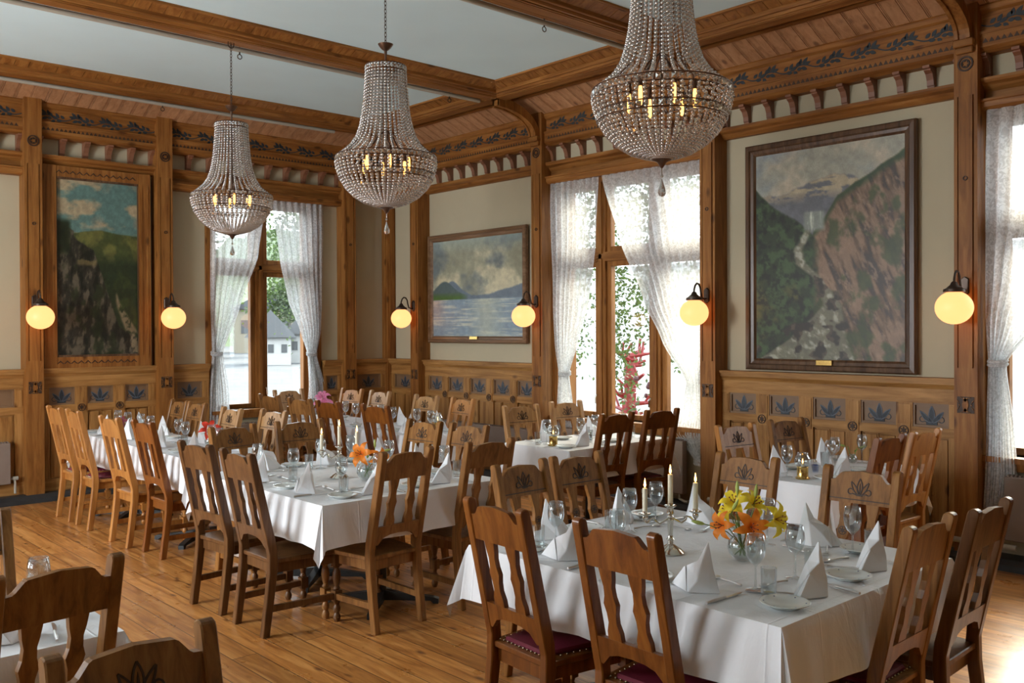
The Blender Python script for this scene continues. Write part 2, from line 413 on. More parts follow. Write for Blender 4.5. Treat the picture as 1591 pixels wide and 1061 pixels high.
trim_n = [0]
def tname():
    trim_n[0] += 1; return 'trim_%d' % trim_n[0]

def leaf_poly(cx, cz, L, W, ang, n=9):
    pts = []
    for i in range(n):
        t = i / (n - 1); pts.append((W * math.sin(PI * t) ** .8 * (1 - .25 * t), L * t))
    for i in range(n - 2, 0, -1):
        t = i / (n - 1); pts.append((-W * math.sin(PI * t) ** .8 * (1 - .25 * t), L * t))
    c, s = math.cos(ang), math.sin(ang)
    return [(cx + p * c + q * s, cz - p * s + q * c) for p, q in pts]

# posts
def star_ornament(m, p_m, u, v, z, s):
    """dark recessed square (m) with a raised rounded square, four corner leaves and four buds (p_m)"""
    t = .010; m.box(u - s, u + s, v - .003, v, z - s, z + s)
    h = s * .36; p_m.prism([(u - h, z - h * .6), (u - h * .6, z - h), (u + h * .6, z - h), (u + h, z - h * .6), (u + h, z + h * .6), (u + h * .6, z + h), (u - h * .6, z + h), (u - h, z + h * .6)], 1, v - t, v)
    for k in range(4):
        a = PI / 4 + k * PI / 2
        p_m.prism(leaf_poly(u + s * .44 * math.cos(a), z + s * .44 * math.sin(a), s * .85, s * .20, a - PI / 2, 7), 1, v - t, v)
        a = k * PI / 2; q = s * .10; cx, cz = u + s * .70 * math.cos(a), z + s * .70 * math.sin(a)
        p_m.prism([(cx - q, cz), (cx, cz - q), (cx + q, cz), (cx, cz + q)], 1, v - t, v)
        tx, tz = -math.sin(a), math.cos(a)
        for w in (-1, 1):
            p_m.prism([(cx + w * tx * s * .16, cz + w * tz * s * .16), (cx + w * tx * s * .62 + math.cos(a) * s * .3, cz + w * tz * s * .62 + math.sin(a) * s * .3), (cx + w * tx * s * .50 + math.cos(a) * s * .14, cz + w * tz * s * .50 + math.sin(a) * s * .14)], 1, v - t, v)
def ring(mb, u, v, z, R, r, tf=None):
    n = 20
    vs = []; fs = []
    for i in range(n):
        a = 2 * PI * i / n
        for q, d in ((R - r, 0), (R - r, -.008), (R + r, -.008), (R + r, 0)):
            vs.append((u + q * math.cos(a), v + d, z + q * math.sin(a)))
    for i in range(n):
        j = (i + 1) % n
        for k in range(3): fs.append((i * 4 + k, j * 4 + k, j * 4 + k + 1, i * 4 + k + 1))
    mb.add(vs, fs)
def post(tf, u, ax, top=4.06, bracket=True):
    h = PW / 2
    mb = MB(tf); mb.box(u - h, u + h, -PD + .012, .02, .07, top)
    f0, f1 = -PD, -PD + .012
    mb.box(u - h, u + h, f0, f1, .07, 1.42); mb.box(u - h, u + h, f0, f1, 3.40, top)
    mb.box(u - h, u - h + .024, f0, f1, 1.42, 3.40); mb.box(u + h - .024, u + h, f0, f1, 1.42, 3.40)
    mb.box(u - h + .034, u + h - .034, f0 - .004, f1, 1.42, 3.40)
    p = struct(tname(), mb, pine[2])
    m = MB(tf); m2 = MB(tf); star_ornament(m, m2, u, -PD, 1.15, .060); st_ = m.build('carved_square', carve, p); m2.build('carved_star', pine[2], st_)
    m = MB(tf); ring(m, u, -PD, 3.63, .05, .006); ring(m, u, -PD, 3.63, .028, .005)
    for k in range(5):
        a = k * 2 * PI / 5
        m.box(u + .022 * math.cos(a) - .006, u + .022 * math.cos(a) + .006, -PD - .008, -PD, 3.63 + .022 * math.sin(a) - .006, 3.63 + .022 * math.sin(a) + .006)
    m.build('carved_rosette', carve, p)
    m = MB(tf); ring(m, u, -PD - .004, 2.80, .014, .003); m.build('carved_ring', carve, p)
    if not bracket: return p
    # corbel and curved bracket rising to the ceiling beam
    m = MB(tf); m.box(u - h * .86, u + h * .86, -PD - .055, -PD, 3.745, 3.80); m.box(u - h * .75, u + h * .75, -PD - .035, -PD, 3.70, 3.745)
    m.build('corbel', pine[ax], p, bevel=.006)
    a0, b0 = -.77 - 0, 3.80
    inn = []; out = []
    for i in range(13):
        t = i / 12 * PI / 2
        inn.append((a0 + .53 * math.cos(t), b0 + .25 * math.sin(t)))
        out.append((a0 + .585 * math.cos(t), b0 + .335 * math.sin(t)))
    m = MB(tf); m.prism(inn + out[::-1], 0, u - h * .62, u + h * .62)
    inn2 = [(x - .012, z - .0) for x, z in inn]; 
    for s in (-1, 1):
        e = [(a0 + .515 * math.cos(i / 12 * PI / 2), b0 + .235 * math.sin(i / 12 * PI / 2)) for i in range(13)]
        m.prism(e + out[::-1], 0, u + s * h * .5 - .014, u + s * h * .5 + .014)
    m.build('curved_bracket', pine[2], p)
    return p
for y in R_POSTS: post(TR, y, 1, bracket=y < 9)
for x in B_POSTS: post(TB, x, 0, bracket=False)
mb = MB(); mb.box(XP - .13, XP + .02, YP - .13, YP + .02, .07, 4.06)
cp = struct(tname(), mb, pine[2])
m = MB(); m.box(XP - .145, XP - .02, YP - .10, YP - .03, .07, 4.05); m.box(XP - .10, XP - .03, YP - .145, YP - .02, .07, 4.05); m.build('corner_bead', pine[2], cp)

def outline(mb, pts, v, t, w):
    n = len(pts); cx = sum(p[0] for p in pts) / n; cz = sum(p[1] for p in pts) / n
    for i in range(n):
        a, b = pts[i], pts[(i + 1) % n]
        nx, nz_ = -(b[1] - a[1]), b[0] - a[0]; l = math.hypot(nx, nz_)
        if l < 1e-7: continue
        nx *= w / l; nz_ *= w / l
        mb.prism([(a[0] + nx, a[1] + nz_), (b[0] + nx, b[1] + nz_), (b[0] - nx, b[1] - nz_), (a[0] - nx, a[1] - nz_)], 1, v - t, v)
def motif(mb, u, v, z, s, t=.004, curls=True, fill=True, spread=1.0, lw=.022):
    """three upright leaves with curled side shoots on a small bar; s = overall height"""
    L3 = [(u, z, s, s * .19, 0)] + [(u + k * s * .07, z, s * .92, s * .13, k * .55 * spread) for k in (-1, 1)]
    for q in L3:
        if fill: mb.prism(leaf_poly(*q), 1, v - t, v)
        else:
            outline(mb, leaf_poly(*q, 7), v, t, s * lw)
            mb.prism(leaf_poly(q[0] - q[2] * .12 * math.sin(q[4]), q[1] + q[2] * .12, q[2] * .6, q[3] * .25, q[4], 5), 1, v - t, v)
    for k in (-1, 1):
        pts = [(u + k * s * (.56 + .17 * math.cos(a)), z + s * (.20 + .17 * math.sin(a))) for a in [i * PI / 5 - PI * .75 for i in range(9)]]
        pts = [(u + k * s * .2, z + s * .02)] + pts
        for (a, b), (c, d) in zip(pts[:-1], pts[1:]):
            nx, nz_ = -(d - b), c - a; l = math.hypot(nx, nz_) or 1; nx *= s * lw / l; nz_ *= s * lw / l
            mb.prism([(a + nx, b + nz_), (c + nx, d + nz_), (c - nx, d - nz_), (a - nx, b - nz_)], 1, v - t, v)
    if fill: mb.box(u - s * .33, u + s * .33, v - t * 1.3, v, z - s * .12, z + s * .06)
    else: mb.box(u - s * .2, u + s * .2, v - t, v, z - s * .05, z - s * .01)

DT = 1.335
def dado(tf, ax, u0, u1, n):
    """panelled dado between two posts"""
    w = (u1 - u0) / n; st = min(.13, w * .32)
    pm = panel
    mb = MB(tf)
    mb.box(u0, u1, -.055, 0, .07, DT - .02)
    f = -.085
    mb.box(u0, u1, f, -.05, 1.155, 1.25)            # frieze board
    mb.box(u0, u1, f, -.05, .885, .955)             # middle rail
    mb.box(u0, u1, f - .006, -.05, 1.138, 1.155)
    mb.box(u0, u1, f, -.05, .07, .20)
    p = struct(tname(), mb, pm[ax])
    m = MB(tf)                                      # stepped top moulding
    m.box(u0, u1, -.135, 0, DT - .022, DT); m.box(u0, u1, -.12, 0, DT - .05, DT - .022)
    m.prism([(0, DT - .05), (-.115, DT - .05), (-.10, DT - .068), (-.09, DT - .085), (0, DT - .085)], 0, u0, u1)
    m.build('top_moulding', pm[ax], p)
    m = MB(tf)
    edges = [u0 + k * w for k in range(n + 1)]
    for k, e in enumerate(edges):
        a = e - st / 2 if k else e; b = e + st / 2 if k < n else e
        if k == 0: b = e + st * .62
        if k == n: a = e - st * .62
        m.box(a, b, f, -.05, .955, 1.138)
        m.box(a, b, f, -.05, .20, .885)
        m.box(a + .012, b - .012, f - .006, f, .97, 1.125)
    m.build('stiles', pm[2], p)
    for k in range(n):
        a = edges[k] + (st * .62 if k == 0 else st / 2); b = edges[k + 1] - (st * .62 if k == n - 1 else st / 2)
        m = MB(tf)
        for q0, q1, z0, z1 in ((a, b, 1.122, 1.138), (a, b, .955, .972), (a, a + .015, .972, 1.122), (b - .015, b, .972, 1.122)):
            m.box(q0, q1, f + .008, -.05, z0, z1)
        m.box(a + .015, b - .015, -.06, -.054, .972, 1.122)
        fr = m.build('picture_panel', motif_panel, p)
        m = MB(tf); motif(m, (a + b) / 2, -.060, .988, .128, .003, spread=1.35); m.build('stencilled_leaves', leaf_blue, fr)
        m = MB(tf); [outline(m, leaf_poly((a + b) / 2 + k * .128 * .07, .988, .128 * (1 if k == 0 else .92), .128 * (.20 if k == 0 else .14), k * .55 * 1.35, 8), -.063, .001, .0035) for k in (-1, 0, 1)]; m.build('leaf_outlines', leaf_pale, fr)
        # lower boards with grooves
        m = MB(tf); wb = (b - a - .02) / 2
        for q in range(2):
            s0 = a + .004 + q * (wb + .012); m.box(s0 + .012, s0 + wb - .012, -.072, -.05, .215, .865)
            m.box(s0, s0 + .008, -.066, -.05, .205, .875)
        m.box(b - .012, b - .004, -.066, -.05, .205, .875)
        m.build('vertical_boards', pm[2], p)
    m = MB(tf)
    for k in range(1, n):
        e = edges[k]; m.box(e - .05, e + .05, f - .008, f, .868, .972)
    if n > 1: m.build('rosette_blocks', pm[2], p)
    m = MB(tf)
    for k in range(1, n):
        e = edges[k]; ring(m, e, f - .008, .92, .036, .003)
        for q in range(6):
            t = q * PI / 3
            m.prism(leaf_poly(e, .92, .03, .007, t, 5), 1, f - .013, f - .008)
    if n > 1: m.build('rosettes', carve, p)
    return p
hp = PW / 2
rp = R_POSTS
dado(TR, 1, rp[2] + hp, rp[3] - hp, 5); dado(TR, 1, rp[4] + hp, rp[5] - hp, 5); dado(TR, 1, rp[5] + hp, YP - .13, 1)
dado(TR, 1, rp[0] + hp, rp[1] - hp, 5)
dado(TB, 0, 2.72 + hp, 4.055 - hp, 3); dado(TB, 0, 4.055 + hp, 4.66 - .07, 1); dado(TB, 0, 6.02 + .07, 6.43 - hp, 1)
dado(TB, 0, 6.43 + hp, XP - .13, 1); dado(TB, 0, 1.95 + .07, 2.72 - hp, 1); dado(TB, 0, -1.8 + hp, .53, 4)

def cornice(tf, ax, u0, u1, hang_rail=False):
    mb = MB(tf)
    mb.prism([(0, 3.43), (-.05, 3.43), (-.075, 3.455), (-.085, 3.47), (-.12, 3.485), (-.13, 3.50), (-.13, 3.52), (0, 3.52)], 0, u0, u1)
    mb.box(u0, u1, -.145, 0, 3.735, 3.83)          # sawtooth band
    mb.prism([(0, 3.70), (-.09, 3.70), (-.125, 3.715), (-.15, 3.735), (0, 3.735)], 0, u0, u1)
    mb.box(u0, u1, -.155, 0, 3.83, 3.85)
    mb.box(u0, u1, -.115, 0, 3.85, 3.985)          # vine frieze
    mb.prism([(0, 3.985), (-.12, 3.985), (-.14, 4.0), (-.155, 4.03), (-.15, 4.045), (0, 4.045)], 0, u0, u1)
    p = struct(tname(), mb, pine[ax])
    n = max(1, round((u1 - u0) / .235)); w = (u1 - u0) / n
    for k in range(n + 1):
        c = u0 + k * w; a, b = c - .026, c + .026
        if k == 0: a, b = c, c + .035
        if k == n: a, b = c - .035, c
        m = MB(tf)
        poly = [(0, 3.52), (-.035, 3.52), (-.038, 3.555), (-.045, 3.56), (-.05, 3.60), (-.072, 3.645), (-.105, 3.665), (-.105, 3.675), (-.125, 3.68), (-.125, 3.70), (0, 3.70)]
        m.prism(poly, 0, a, b); m.build('scroll_bracket', dark_red, p)
    m = MB(tf); q = u0 + .03                       # little teeth
    while q < u1 - .03:
        m.prism([(q - .019, 3.766), (q + .019, 3.766), (q, 3.798)], 1, -.1475, -.144); q += .042
    t = m.build('sawtooth_carving', carve, p)
    m = MB(tf); L = u1 - u0; k = max(1, round(L / .30)); pw = L / k     # painted vine scroll
    for i in range(k):
        c = u0 + (i + .5) * pw
        pts = [(c - pw / 2 + pw * s / 12, 3.905 + .022 * math.sin(2 * PI * s / 12)) for s in range(13)]
        for (a, b), (c2, d) in zip(pts[:-1], pts[1:]):
            m.prism([(a, b - .005), (c2, d - .005), (c2, d + .005), (a, b + .005)], 1, -.1175, -.114)
        for dx, dz, an, ln in ((-.09, .015, -1.3, .07), (-.08, .02, -.75, .075), (-.06, .02, -.2, .055), (-.07, .0, -2.0, .06), (-.03, -.01, -1.5, .05), (.03, -.01, -1.2, .075), (.04, .0, -.6, .06), (.07, -.02, -1.7, .06), (.0, -.02, -2.3, .05), (.09, .0, -.9, .05), (-.02, .015, -.9, .06)):
            m.prism(leaf_poly(c + dx, 3.905 + dz, ln, .017, an, 6), 1, -.118, -.114)
    m.build('painted_vine', vine_mat, p)
    if hang_rail:
        m = MB(tf); m.prism([(.02, 3.29), (-.10, 3.29), (-.12, 3.31), (-.125, 3.345), (-.14, 3.35), (-.14, 3.365), (.02, 3.365)], 0, u0, u1)
        m.build('curtain_rail', pine[ax], p)
        m = MB(tf); m.box(u0, u1, -.045, 0, 3.365, 3.43); m.build('rail_backing', pine[ax], p)
    return p
for a, b, hr in zip(rp[:-1], rp[1:], (0, 1, 0, 1, 0)): cornice(TR, 1, a + hp, b - hp, hr)
cornice(TR, 1, rp[-1] + hp, YP - .13)
for a, b, hr in zip(B_POSTS[:-1], B_POSTS[1:], (0, 1, 0, 1)): cornice(TB, 0, a + hp, b - hp, hr)
cornice(TB, 0, 6.43 + hp, XP - .13)

# sloping boarded cove and the beams
def cove(tf, ax, u0, u1):
    x0, z0, x1, z1 = -.13, 4.035, -.47, 4.185
    mb = MB(tf)
    u = u0; w = .142
    while u < u1 - .01:
        for o0, o1, dz in ((0, .112, 0), (.116, .124, .002), (.128, .138, .002)):
            c, e = u + o0, min(u + o1, u1)
            if e - c > .002: mb.prism([(x0, z0 + dz), (x1, z1 + dz), (x1, z1 + .03), (x0, z0 + .03)], 0, c, e)
        u += w
    mb.prism([(x0, z0 + .024), (x1, z1 + .024), (x1, z1 + .045), (x0, z0 + .045)], 0, u0, u1)
    p = struct(tname(), mb, board[1 - ax])
    m = MB(tf); m.box(u0, u1, -.475, -.445, 4.155, 4.178); m.build('cove_moulding', pine[ax], p)
    return p
cv = [(-2.5, 9.70)]
for a, b in zip(rp[:-1], rp[1:]): cove(TR, 1, a, b)
cove(TR, 1, rp[-1], YP - .25)
bl = B_POSTS
for a, b in zip(bl[:-1], bl[1:]): cove(TB, 0, a, b)
cove(TB, 0, 6.43, XP - .25)
def beam(ax, c, u0, u1):
    tf = (lambda u, v, z: (c + v, u, z)) if ax == 1 else (lambda u, v, z: (u, c + v, z))
    mb = MB(tf)
    for s in (-1, 1):
        q = lambda pts: [(s * a, b) for a, b in pts]
        rnd_ = lambda a, b, d, k=.3: q([(a, ZC)] + [((a + b) / 2 + (b - a) / 2 * -math.cos(PI * i / 6), ZC - d + abs(b - a) * k * (1 - math.sin(PI * i / 6))) for i in range(7)] + [(b, ZC)])
        mb.prism(rnd_(.272, .294, .018), 0, u0, u1); mb.prism(rnd_(.252, .266, .016), 0, u0, u1)
        mb.prism(rnd_(.118, .146, .078), 0, u0, u1); mb.prism(q([(.084, ZC), (.084, ZC - .094), (.098, ZC - .090), (.108, ZC - .074), (.112, ZC - .060), (.112, ZC)]), 0, u0, u1)
        mb.prism(rnd_(.060, .077, .102, .2), 0, u0, u1)
        mb.prism(q([(.0, ZC), (.0, ZC - .102), (.054, ZC - .102), (.054, ZC)]), 0, u0, u1)
    p = struct(tname(), mb, pine[ax])
    m = MB(tf); u = u0; w = .12
    while u < u1 - .01:
        e = min(u + w - .005, u1)
        for s in (-1, 1):
            m.prism([(s * .247, ZC - .008), (s * .247, ZC), (s * .15, ZC), (s * .15, ZC - .046)], 0, u, e)
        u += w
    m.build('soffit_boards', pine[1 - ax], p)
for y in (.5, 2.75, 5.015, 7.25): beam(0, y, XL, XP - .75)
beam(1, XP - .75, YR, YP - .75); beam(0, YP - .75, XL, XP - .75 + .2)

# plinth
mb = MB(TR); mb.prism([(0, 0), (-.25, 0), (-.25, .045), (-.20, .075), (0, .075)], 0, YR, YP); struct('baseboard_right', mb, black_stone)
mb = MB(TB); mb.prism([(0, 0), (-.27, 0), (-.27, .045), (-.20, .075), (0, .075)], 0, XL, XP - .25); struct('baseboard_back', mb, black_stone)

# windows
def window(n, tf, ax, a, b, mull, inward=0):
    mb = MB(tf); c = .05
    V0, V1 = .10, .17
    mb.box(a, a + c, -.015, .28, SILL, HEAD); mb.box(b - c, b, -.015, .28, SILL, HEAD); mb.box(a, b, -.015, .28, HEAD - .05, HEAD)
    mb.box(a - .075, a, -.03, .0, SILL - .1, HEAD); mb.box(b, b + .075, -.03, .0, SILL - .1, HEAD)
    mb.prism([(-.10, SILL - .04), (-.10, SILL), (.28, SILL), (.28, SILL - .04)], 0, a - .03, b + .03)
    mb.prism([(-.07, SILL - .10), (-.08, SILL - .04), (0.02, SILL - .04), (0.02, SILL - .10)], 0, a - .02, b + .02)
    w = struct('window_%d' % n, mb, pine[2])
    m = MB(tf)
    cuts = [a + c] + [x for q in mull for x in (q - .055, q + .055)] + [b - c]
    for q in mull:
        m.box(q - .055, q + .055, V0 - .03, V1 + .03, SILL, HEAD - .05)
        m.box(q - .02, q + .02, V0 - .05, V0 - .03, SILL, HEAD - .05)
    m.build('mullion', pine[2], w)
    m = MB(tf); m.box(a + c, b - c, V0 - .035, V1 + .03, 2.425, 2.52); m.box(a + c, b - c, V0 - .05, V0 - .035, 2.45, 2.50); m.build('transom', pine[ax], w)
    for k in range(0, len(cuts), 2):
        for z0, z1 in ((SILL, 2.425), (2.52, HEAD - .05)):
            q0, q1 = cuts[k], cuts[k + 1]; s = .055
            m = MB(tf)
            m.box(q0, q0 + s, V0, V1, z0, z1); m.box(q1 - s, q1, V0, V1, z0, z1); m.box(q0 + s, q1 - s, V0, V1, z0, z0 + s); m.box(q0 + s, q1 - s, V0, V1, z1 - s, z1)
            sa = m.build('sash', pine[2], w, bevel=.004)
            m = MB(tf); m.box(q0 + s - .005, q1 - s + .005, .13, .134, z0 + s - .005, z1 - s + .005); m.build('pane', pane_glass, sa)
            if k and z0 < 1:
                m = MB(tf); m.tube([(q0 + .02, V0 - .005, 1.02), (q0 + .02, V0 - .03, 1.02), (q0 + .03, V0 - .035, .99), (q0 + .035, V0 - .03, .93)], .008, 6); m.build('window_catch', silver, sa)
    return w
window(1, TB, 0, 4.66, 6.02, [5.31]); window(2, TR, 1, 5.10, 7.16, [5.82, 6.545]); window(3, TR, 1, .60, 2.66, [1.25, 2.0])
window(4, TB, 0, .60, 1.95, [1.28])
for i, (a, b) in enumerate([(2.4, 4.4), (5.6, 7.6)]): window(5 + i, TL, 1, a, b, [(a + b) / 2])

# ---------------------------------------------------------------- radiators and pipes
def radiator(tf, u0, u1, z0, z1, label, v=-.13, grille=True):
    t = thing('radiator', label, 'radiator', tf((u0 + u1) / 2, v, 0), group='panel radiators')
    P = Vector(t.location)
    sh = lambda u, w, z: tuple(Vector(tf(u, w, z)) - P)
    m = MB(sh); m.box(u0, u1, v - .035, v + .035, z0, z1)
    k = u0 + .03
    m.build('radiator_panel', rad_mat, t, bevel=.006)
    m = MB(sh)
    while k < u1 - .02:
        m.box(k, k + .012, v - .025, v + .025, z1, z1 + .012); k += .026
    m.build('top_grille', rad_mat, t)
    m = MB(sh); m.tube([(u0 + .06, v, z0 + .01), (u0 + .06, v, z0 - .05), (u0 + .0, v, z0 - .07), (u0 - .04, v, z0 - .07)], .014, 8); m.tube([(u1 + .0, v, z0 + .05), (u1 + .04, v, z0 + .05), (u1 + .045, v, z0 + .0), (u1 + .045, v, .10)], .012, 8)
    m.tube([(u1 + .02, v, z0 + .05), (u1 + .045, v, z0 + .05), (u1 + .07, v, z0 + .05)], .02, 8)
    m.build('radiator_valve', pipe_mat, t)
radiator(TR, .75, 2.50, .20, .655, 'brown panel radiator below the lace-curtained window at the right edge')
radiator(TR, 5.32, 6.95, .16, .66, 'brown panel radiator below the birch window')
radiator(TR, 7.42, 9.25, .16, .60, 'long mauve-brown radiator under the framed lake painting')
radiator(TB, 4.72, 5.95, .16, .62, 'brown panel radiator below the back window with the mountain view')
radiator(TB, .7, 2.50, .20, .61, 'brown panel radiator at the left edge beside the tall post')
def pipe(label, pts, r=.021, hooks=()):
    t = thing('heating_pipe', label, 'pipe', pts[0]); P = Vector(pts[0])
    m = MB(); m.tube([Vector(p) - P for p in pts], r, 10); m.build('pipe_run', pipe_mat, t, smooth=True)
    for h in hooks:
        h = Vector(h) - P
        m = MB(); m.tube([h + Vector((0, 0, .06)), h - Vector((0, 0, .03))], .006, 6); 
        rr = [h + Vector((.02 * math.cos(a), 0, -.05 + .02 * math.sin(a))) for a in [i * PI / 5 for i in range(11)]]
        m.tube(rr, .004, 6); m.build('pipe_hook', metal_dark, t)
pipe('pale pipe along the beam above the leftmost chandelier', [(XL, 7.40, 4.11), (6.3, 7.40, 4.11)], hooks=[(3.62, 7.40, 4.10), (5.9, 7.40, 4.10)])
pipe('pale pipe under the ceiling edge above the cliff painting', [(XL, 9.77, 4.125), (6.0, 9.77, 4.125)], hooks=[(3.9, 9.77, 4.12)])
pipe('pale pipe along the beam above the middle chandelier', [(XL, 5.20, 4.12), (6.2, 5.20, 4.12)], hooks=[(5.1, 5.20, 4.12)])
pipe('brown pipe running low along the right wall under the tall painting', [(XP - .21, 2.4, .165), (XP - .21, 5.0, .165)], .02)

# ---------------------------------------------------------------- paintings
def vnoise(x, y, seed=0):
    xi = np.floor(x).astype(int); yi = np.floor(y).astype(int); xf = x - xi; yf = y - yi
    def h(a, b):
        n = (a * 374761393 + b * 668265263 + seed * 974634777) & 0x7fffffff
        n = ((n ^ (n >> 13)) * 1274126177) & 0x7fffffff
        return ((n ^ (n >> 16)) & 0xffff) / 65535.0
    u = xf * xf * (3 - 2 * xf); v = yf * yf * (3 - 2 * yf)
    return (h(xi, yi) * (1 - u) + h(xi + 1, yi) * u) * (1 - v) + (h(xi, yi + 1) * (1 - u) + h(xi + 1, yi + 1) * u) * v
def fbm(x, y, seed=0, o=5):
    s = 0; a = .5; t = 0
    for k in range(o): s = s + a * vnoise(x * 2 ** k, y * 2 ** k, seed + k); t += a; a *= .55
    return s / t
def mixc(c, new, mask): return c * (1 - mask[..., None]) + np.array(new)[None, None, :] * mask[..., None]
def sm(x, a, b): return np.clip((x - a) / (b - a), 0, 1)
def art_gorge(u, w):
    n = fbm(u * 7, w * 9, 1); f = fbm(u * 30, w * 40, 5); st = fbm(u * 26 + w * 14, w * 7 - u * 4, 9)
    c = np.ones(u.shape + (3,)) * np.array((.50, .50, .45)); c = mixc(c, (.58, .55, .48), sm(n, .4, .65)); c = mixc(c, (.42, .46, .48), sm(fbm(u * 3, w * 6, 3), .5, .75) * .8)
    # far snowy mountain
    hz = .80 + .07 * np.exp(-((u - .55) / .22) ** 2) + .03 * (fbm(u * 9, u * 0 + 2, 4) - .5) * 2
    m = sm(hz - w, 0, .01); c = mixc(c, (.33, .34, .36), m); c = mixc(c, (.55, .51, .42), m * sm(fbm(u * 12, w * 40, 6), .48, .55) * sm(w, .74, .8))
    # right cliff
    rh = np.interp(u, [.36, .42, .50, .58, .70, .82, 1.0], [.50, .62, .68, .77, .82, .86, .94]) + .03 * (n - .5)
    m = sm(rh - w, 0, .012) * sm(u, .36 - .1 * (1 - w), .40); c = mixc(c, (.34, .27, .20), m)
    c = mixc(c, (.43, .35, .28), m * sm(st, .48, .60)); c = mixc(c, (.20, .17, .15), m * sm(st, .46, .36)); c = mixc(c, (.47, .39, .32), m * sm(fbm(u * 40 + w * 26, w * 16 - u * 10, 17), .56, .66) * .7); c = mixc(c, (.17, .22, .10), m * sm(fbm(u * 9 - w * 5, w * 9 + u * 5, 15), .54, .66) * .8)
    c = mixc(c, (.12, .20, .09), m * sm(w - rh, -.05, -.01))
    # left slope
    lh = .84 - .62 * u - .05 * np.sin(u * 14) * .3
    m = sm(lh - w, 0, .015) * sm(.46 - u, 0, .06); c = mixc(c, (.12, .16, .09), m); c = mixc(c, (.19, .26, .15), m * sm(fbm(u * 16, w * 22, 31), .45, .6)); c = mixc(c, (.28, .27, .13), m * sm(n, .55, .7) * sm(.45 - w, 0, .2))
    c = mixc(c, (.06, .08, .05), m * sm(f, .5, .36) * .7)
    # waterfall
    m = sm(u, .34, .36) * sm(.50 - u, 0, .02) * sm(w, .60, .62) * sm(.705 - w, 0, .01); c = mixc(c, (.42, .45, .42), m); c = mixc(c, (.6, .62, .58), m * sm(fbm(u * 60, w * 6, 2), .5, .6))
    # river and boulders
    cx = np.interp(w, [0, .1, .25, .33, .40, .46, .52, .62], [.36, .44, .54, .50, .42, .32, .31, .38]) + .015 * (fbm(u * 0, w * 30, 61) - .5)
    wd = np.interp(w, [0, .1, .25, .35, .45, .62], [.34, .20, .075, .03, .045, .03])
    m = sm(wd - np.abs(u - cx), 0, .02) * sm(.62 - w, 0, .02); c = mixc(c, (.36, .35, .29), m * .9); c = mixc(c, (.52, .52, .46), m * sm(fbm(u * 22 + w * 8, w * 30, 8), .52, .66))
    b = sm(fbm(u * 13, w * 19, 12, 3), .55, .60) * sm(wd * 1.7 - np.abs(u - cx), 0, .03) * sm(.5 - w, 0, .03); c = mixc(c, (.15, .13, .10), b); c = mixc(c, (.24, .21, .17), b * sm(f, .5, .6))
    return c * (.86 + .28 * f[..., None])
def art_lake(u, w):
    n = fbm(u * 5, w * 4, 21); f = fbm(u * 30, w * 26, 5)
    c = np.ones(u.shape + (3,)) * np.array((.45, .45, .38)); c = mixc(c, (.62, .60, .50), sm(n, .45, .65)); c = mixc(c, (.33, .36, .36), sm(fbm(u * 4 + 3, w * 4, 30), .5, .7)); c = mixc(c, (.50, .56, .54), sm(w, .85, 1) * .6)
    hz = .42 + .16 * np.exp(-((u - .22) / .14) ** 2) + .10 * sm(u, .6, 1) + .03 * (fbm(u * 12, u * 0, 7) - .5)
    m = sm(hz - w, 0, .012); c = mixc(c, (.30, .35, .40), m * .9)
    m2 = sm(.43 + .15 * np.exp(-((u - .14) / .14) ** 2) - w, 0, .01) * sm(.42 - u, 0, .1); c = mixc(c, (.25, .30, .30), m2); c = mixc(c, (.22, .32, .14), m2 * sm(.46 - w, 0, .05))
    m = sm(.385 - w, 0, .008); c = mixc(c, (.40, .46, .50), m); c = mixc(c, (.58, .60, .56), m * sm(fbm(u * 5, w * 60, 11), .5, .7)); c = mixc(c, (.55, .45, .40), m * sm(.16 - u, 0, .1) * sm(w, .1, .3) * .5)
    c = mixc(c, (.56, .58, .52), m * sm(.22 - np.abs(u - .62), 0, .2) * .7)
    return c * (.9 + .2 * f[..., None])
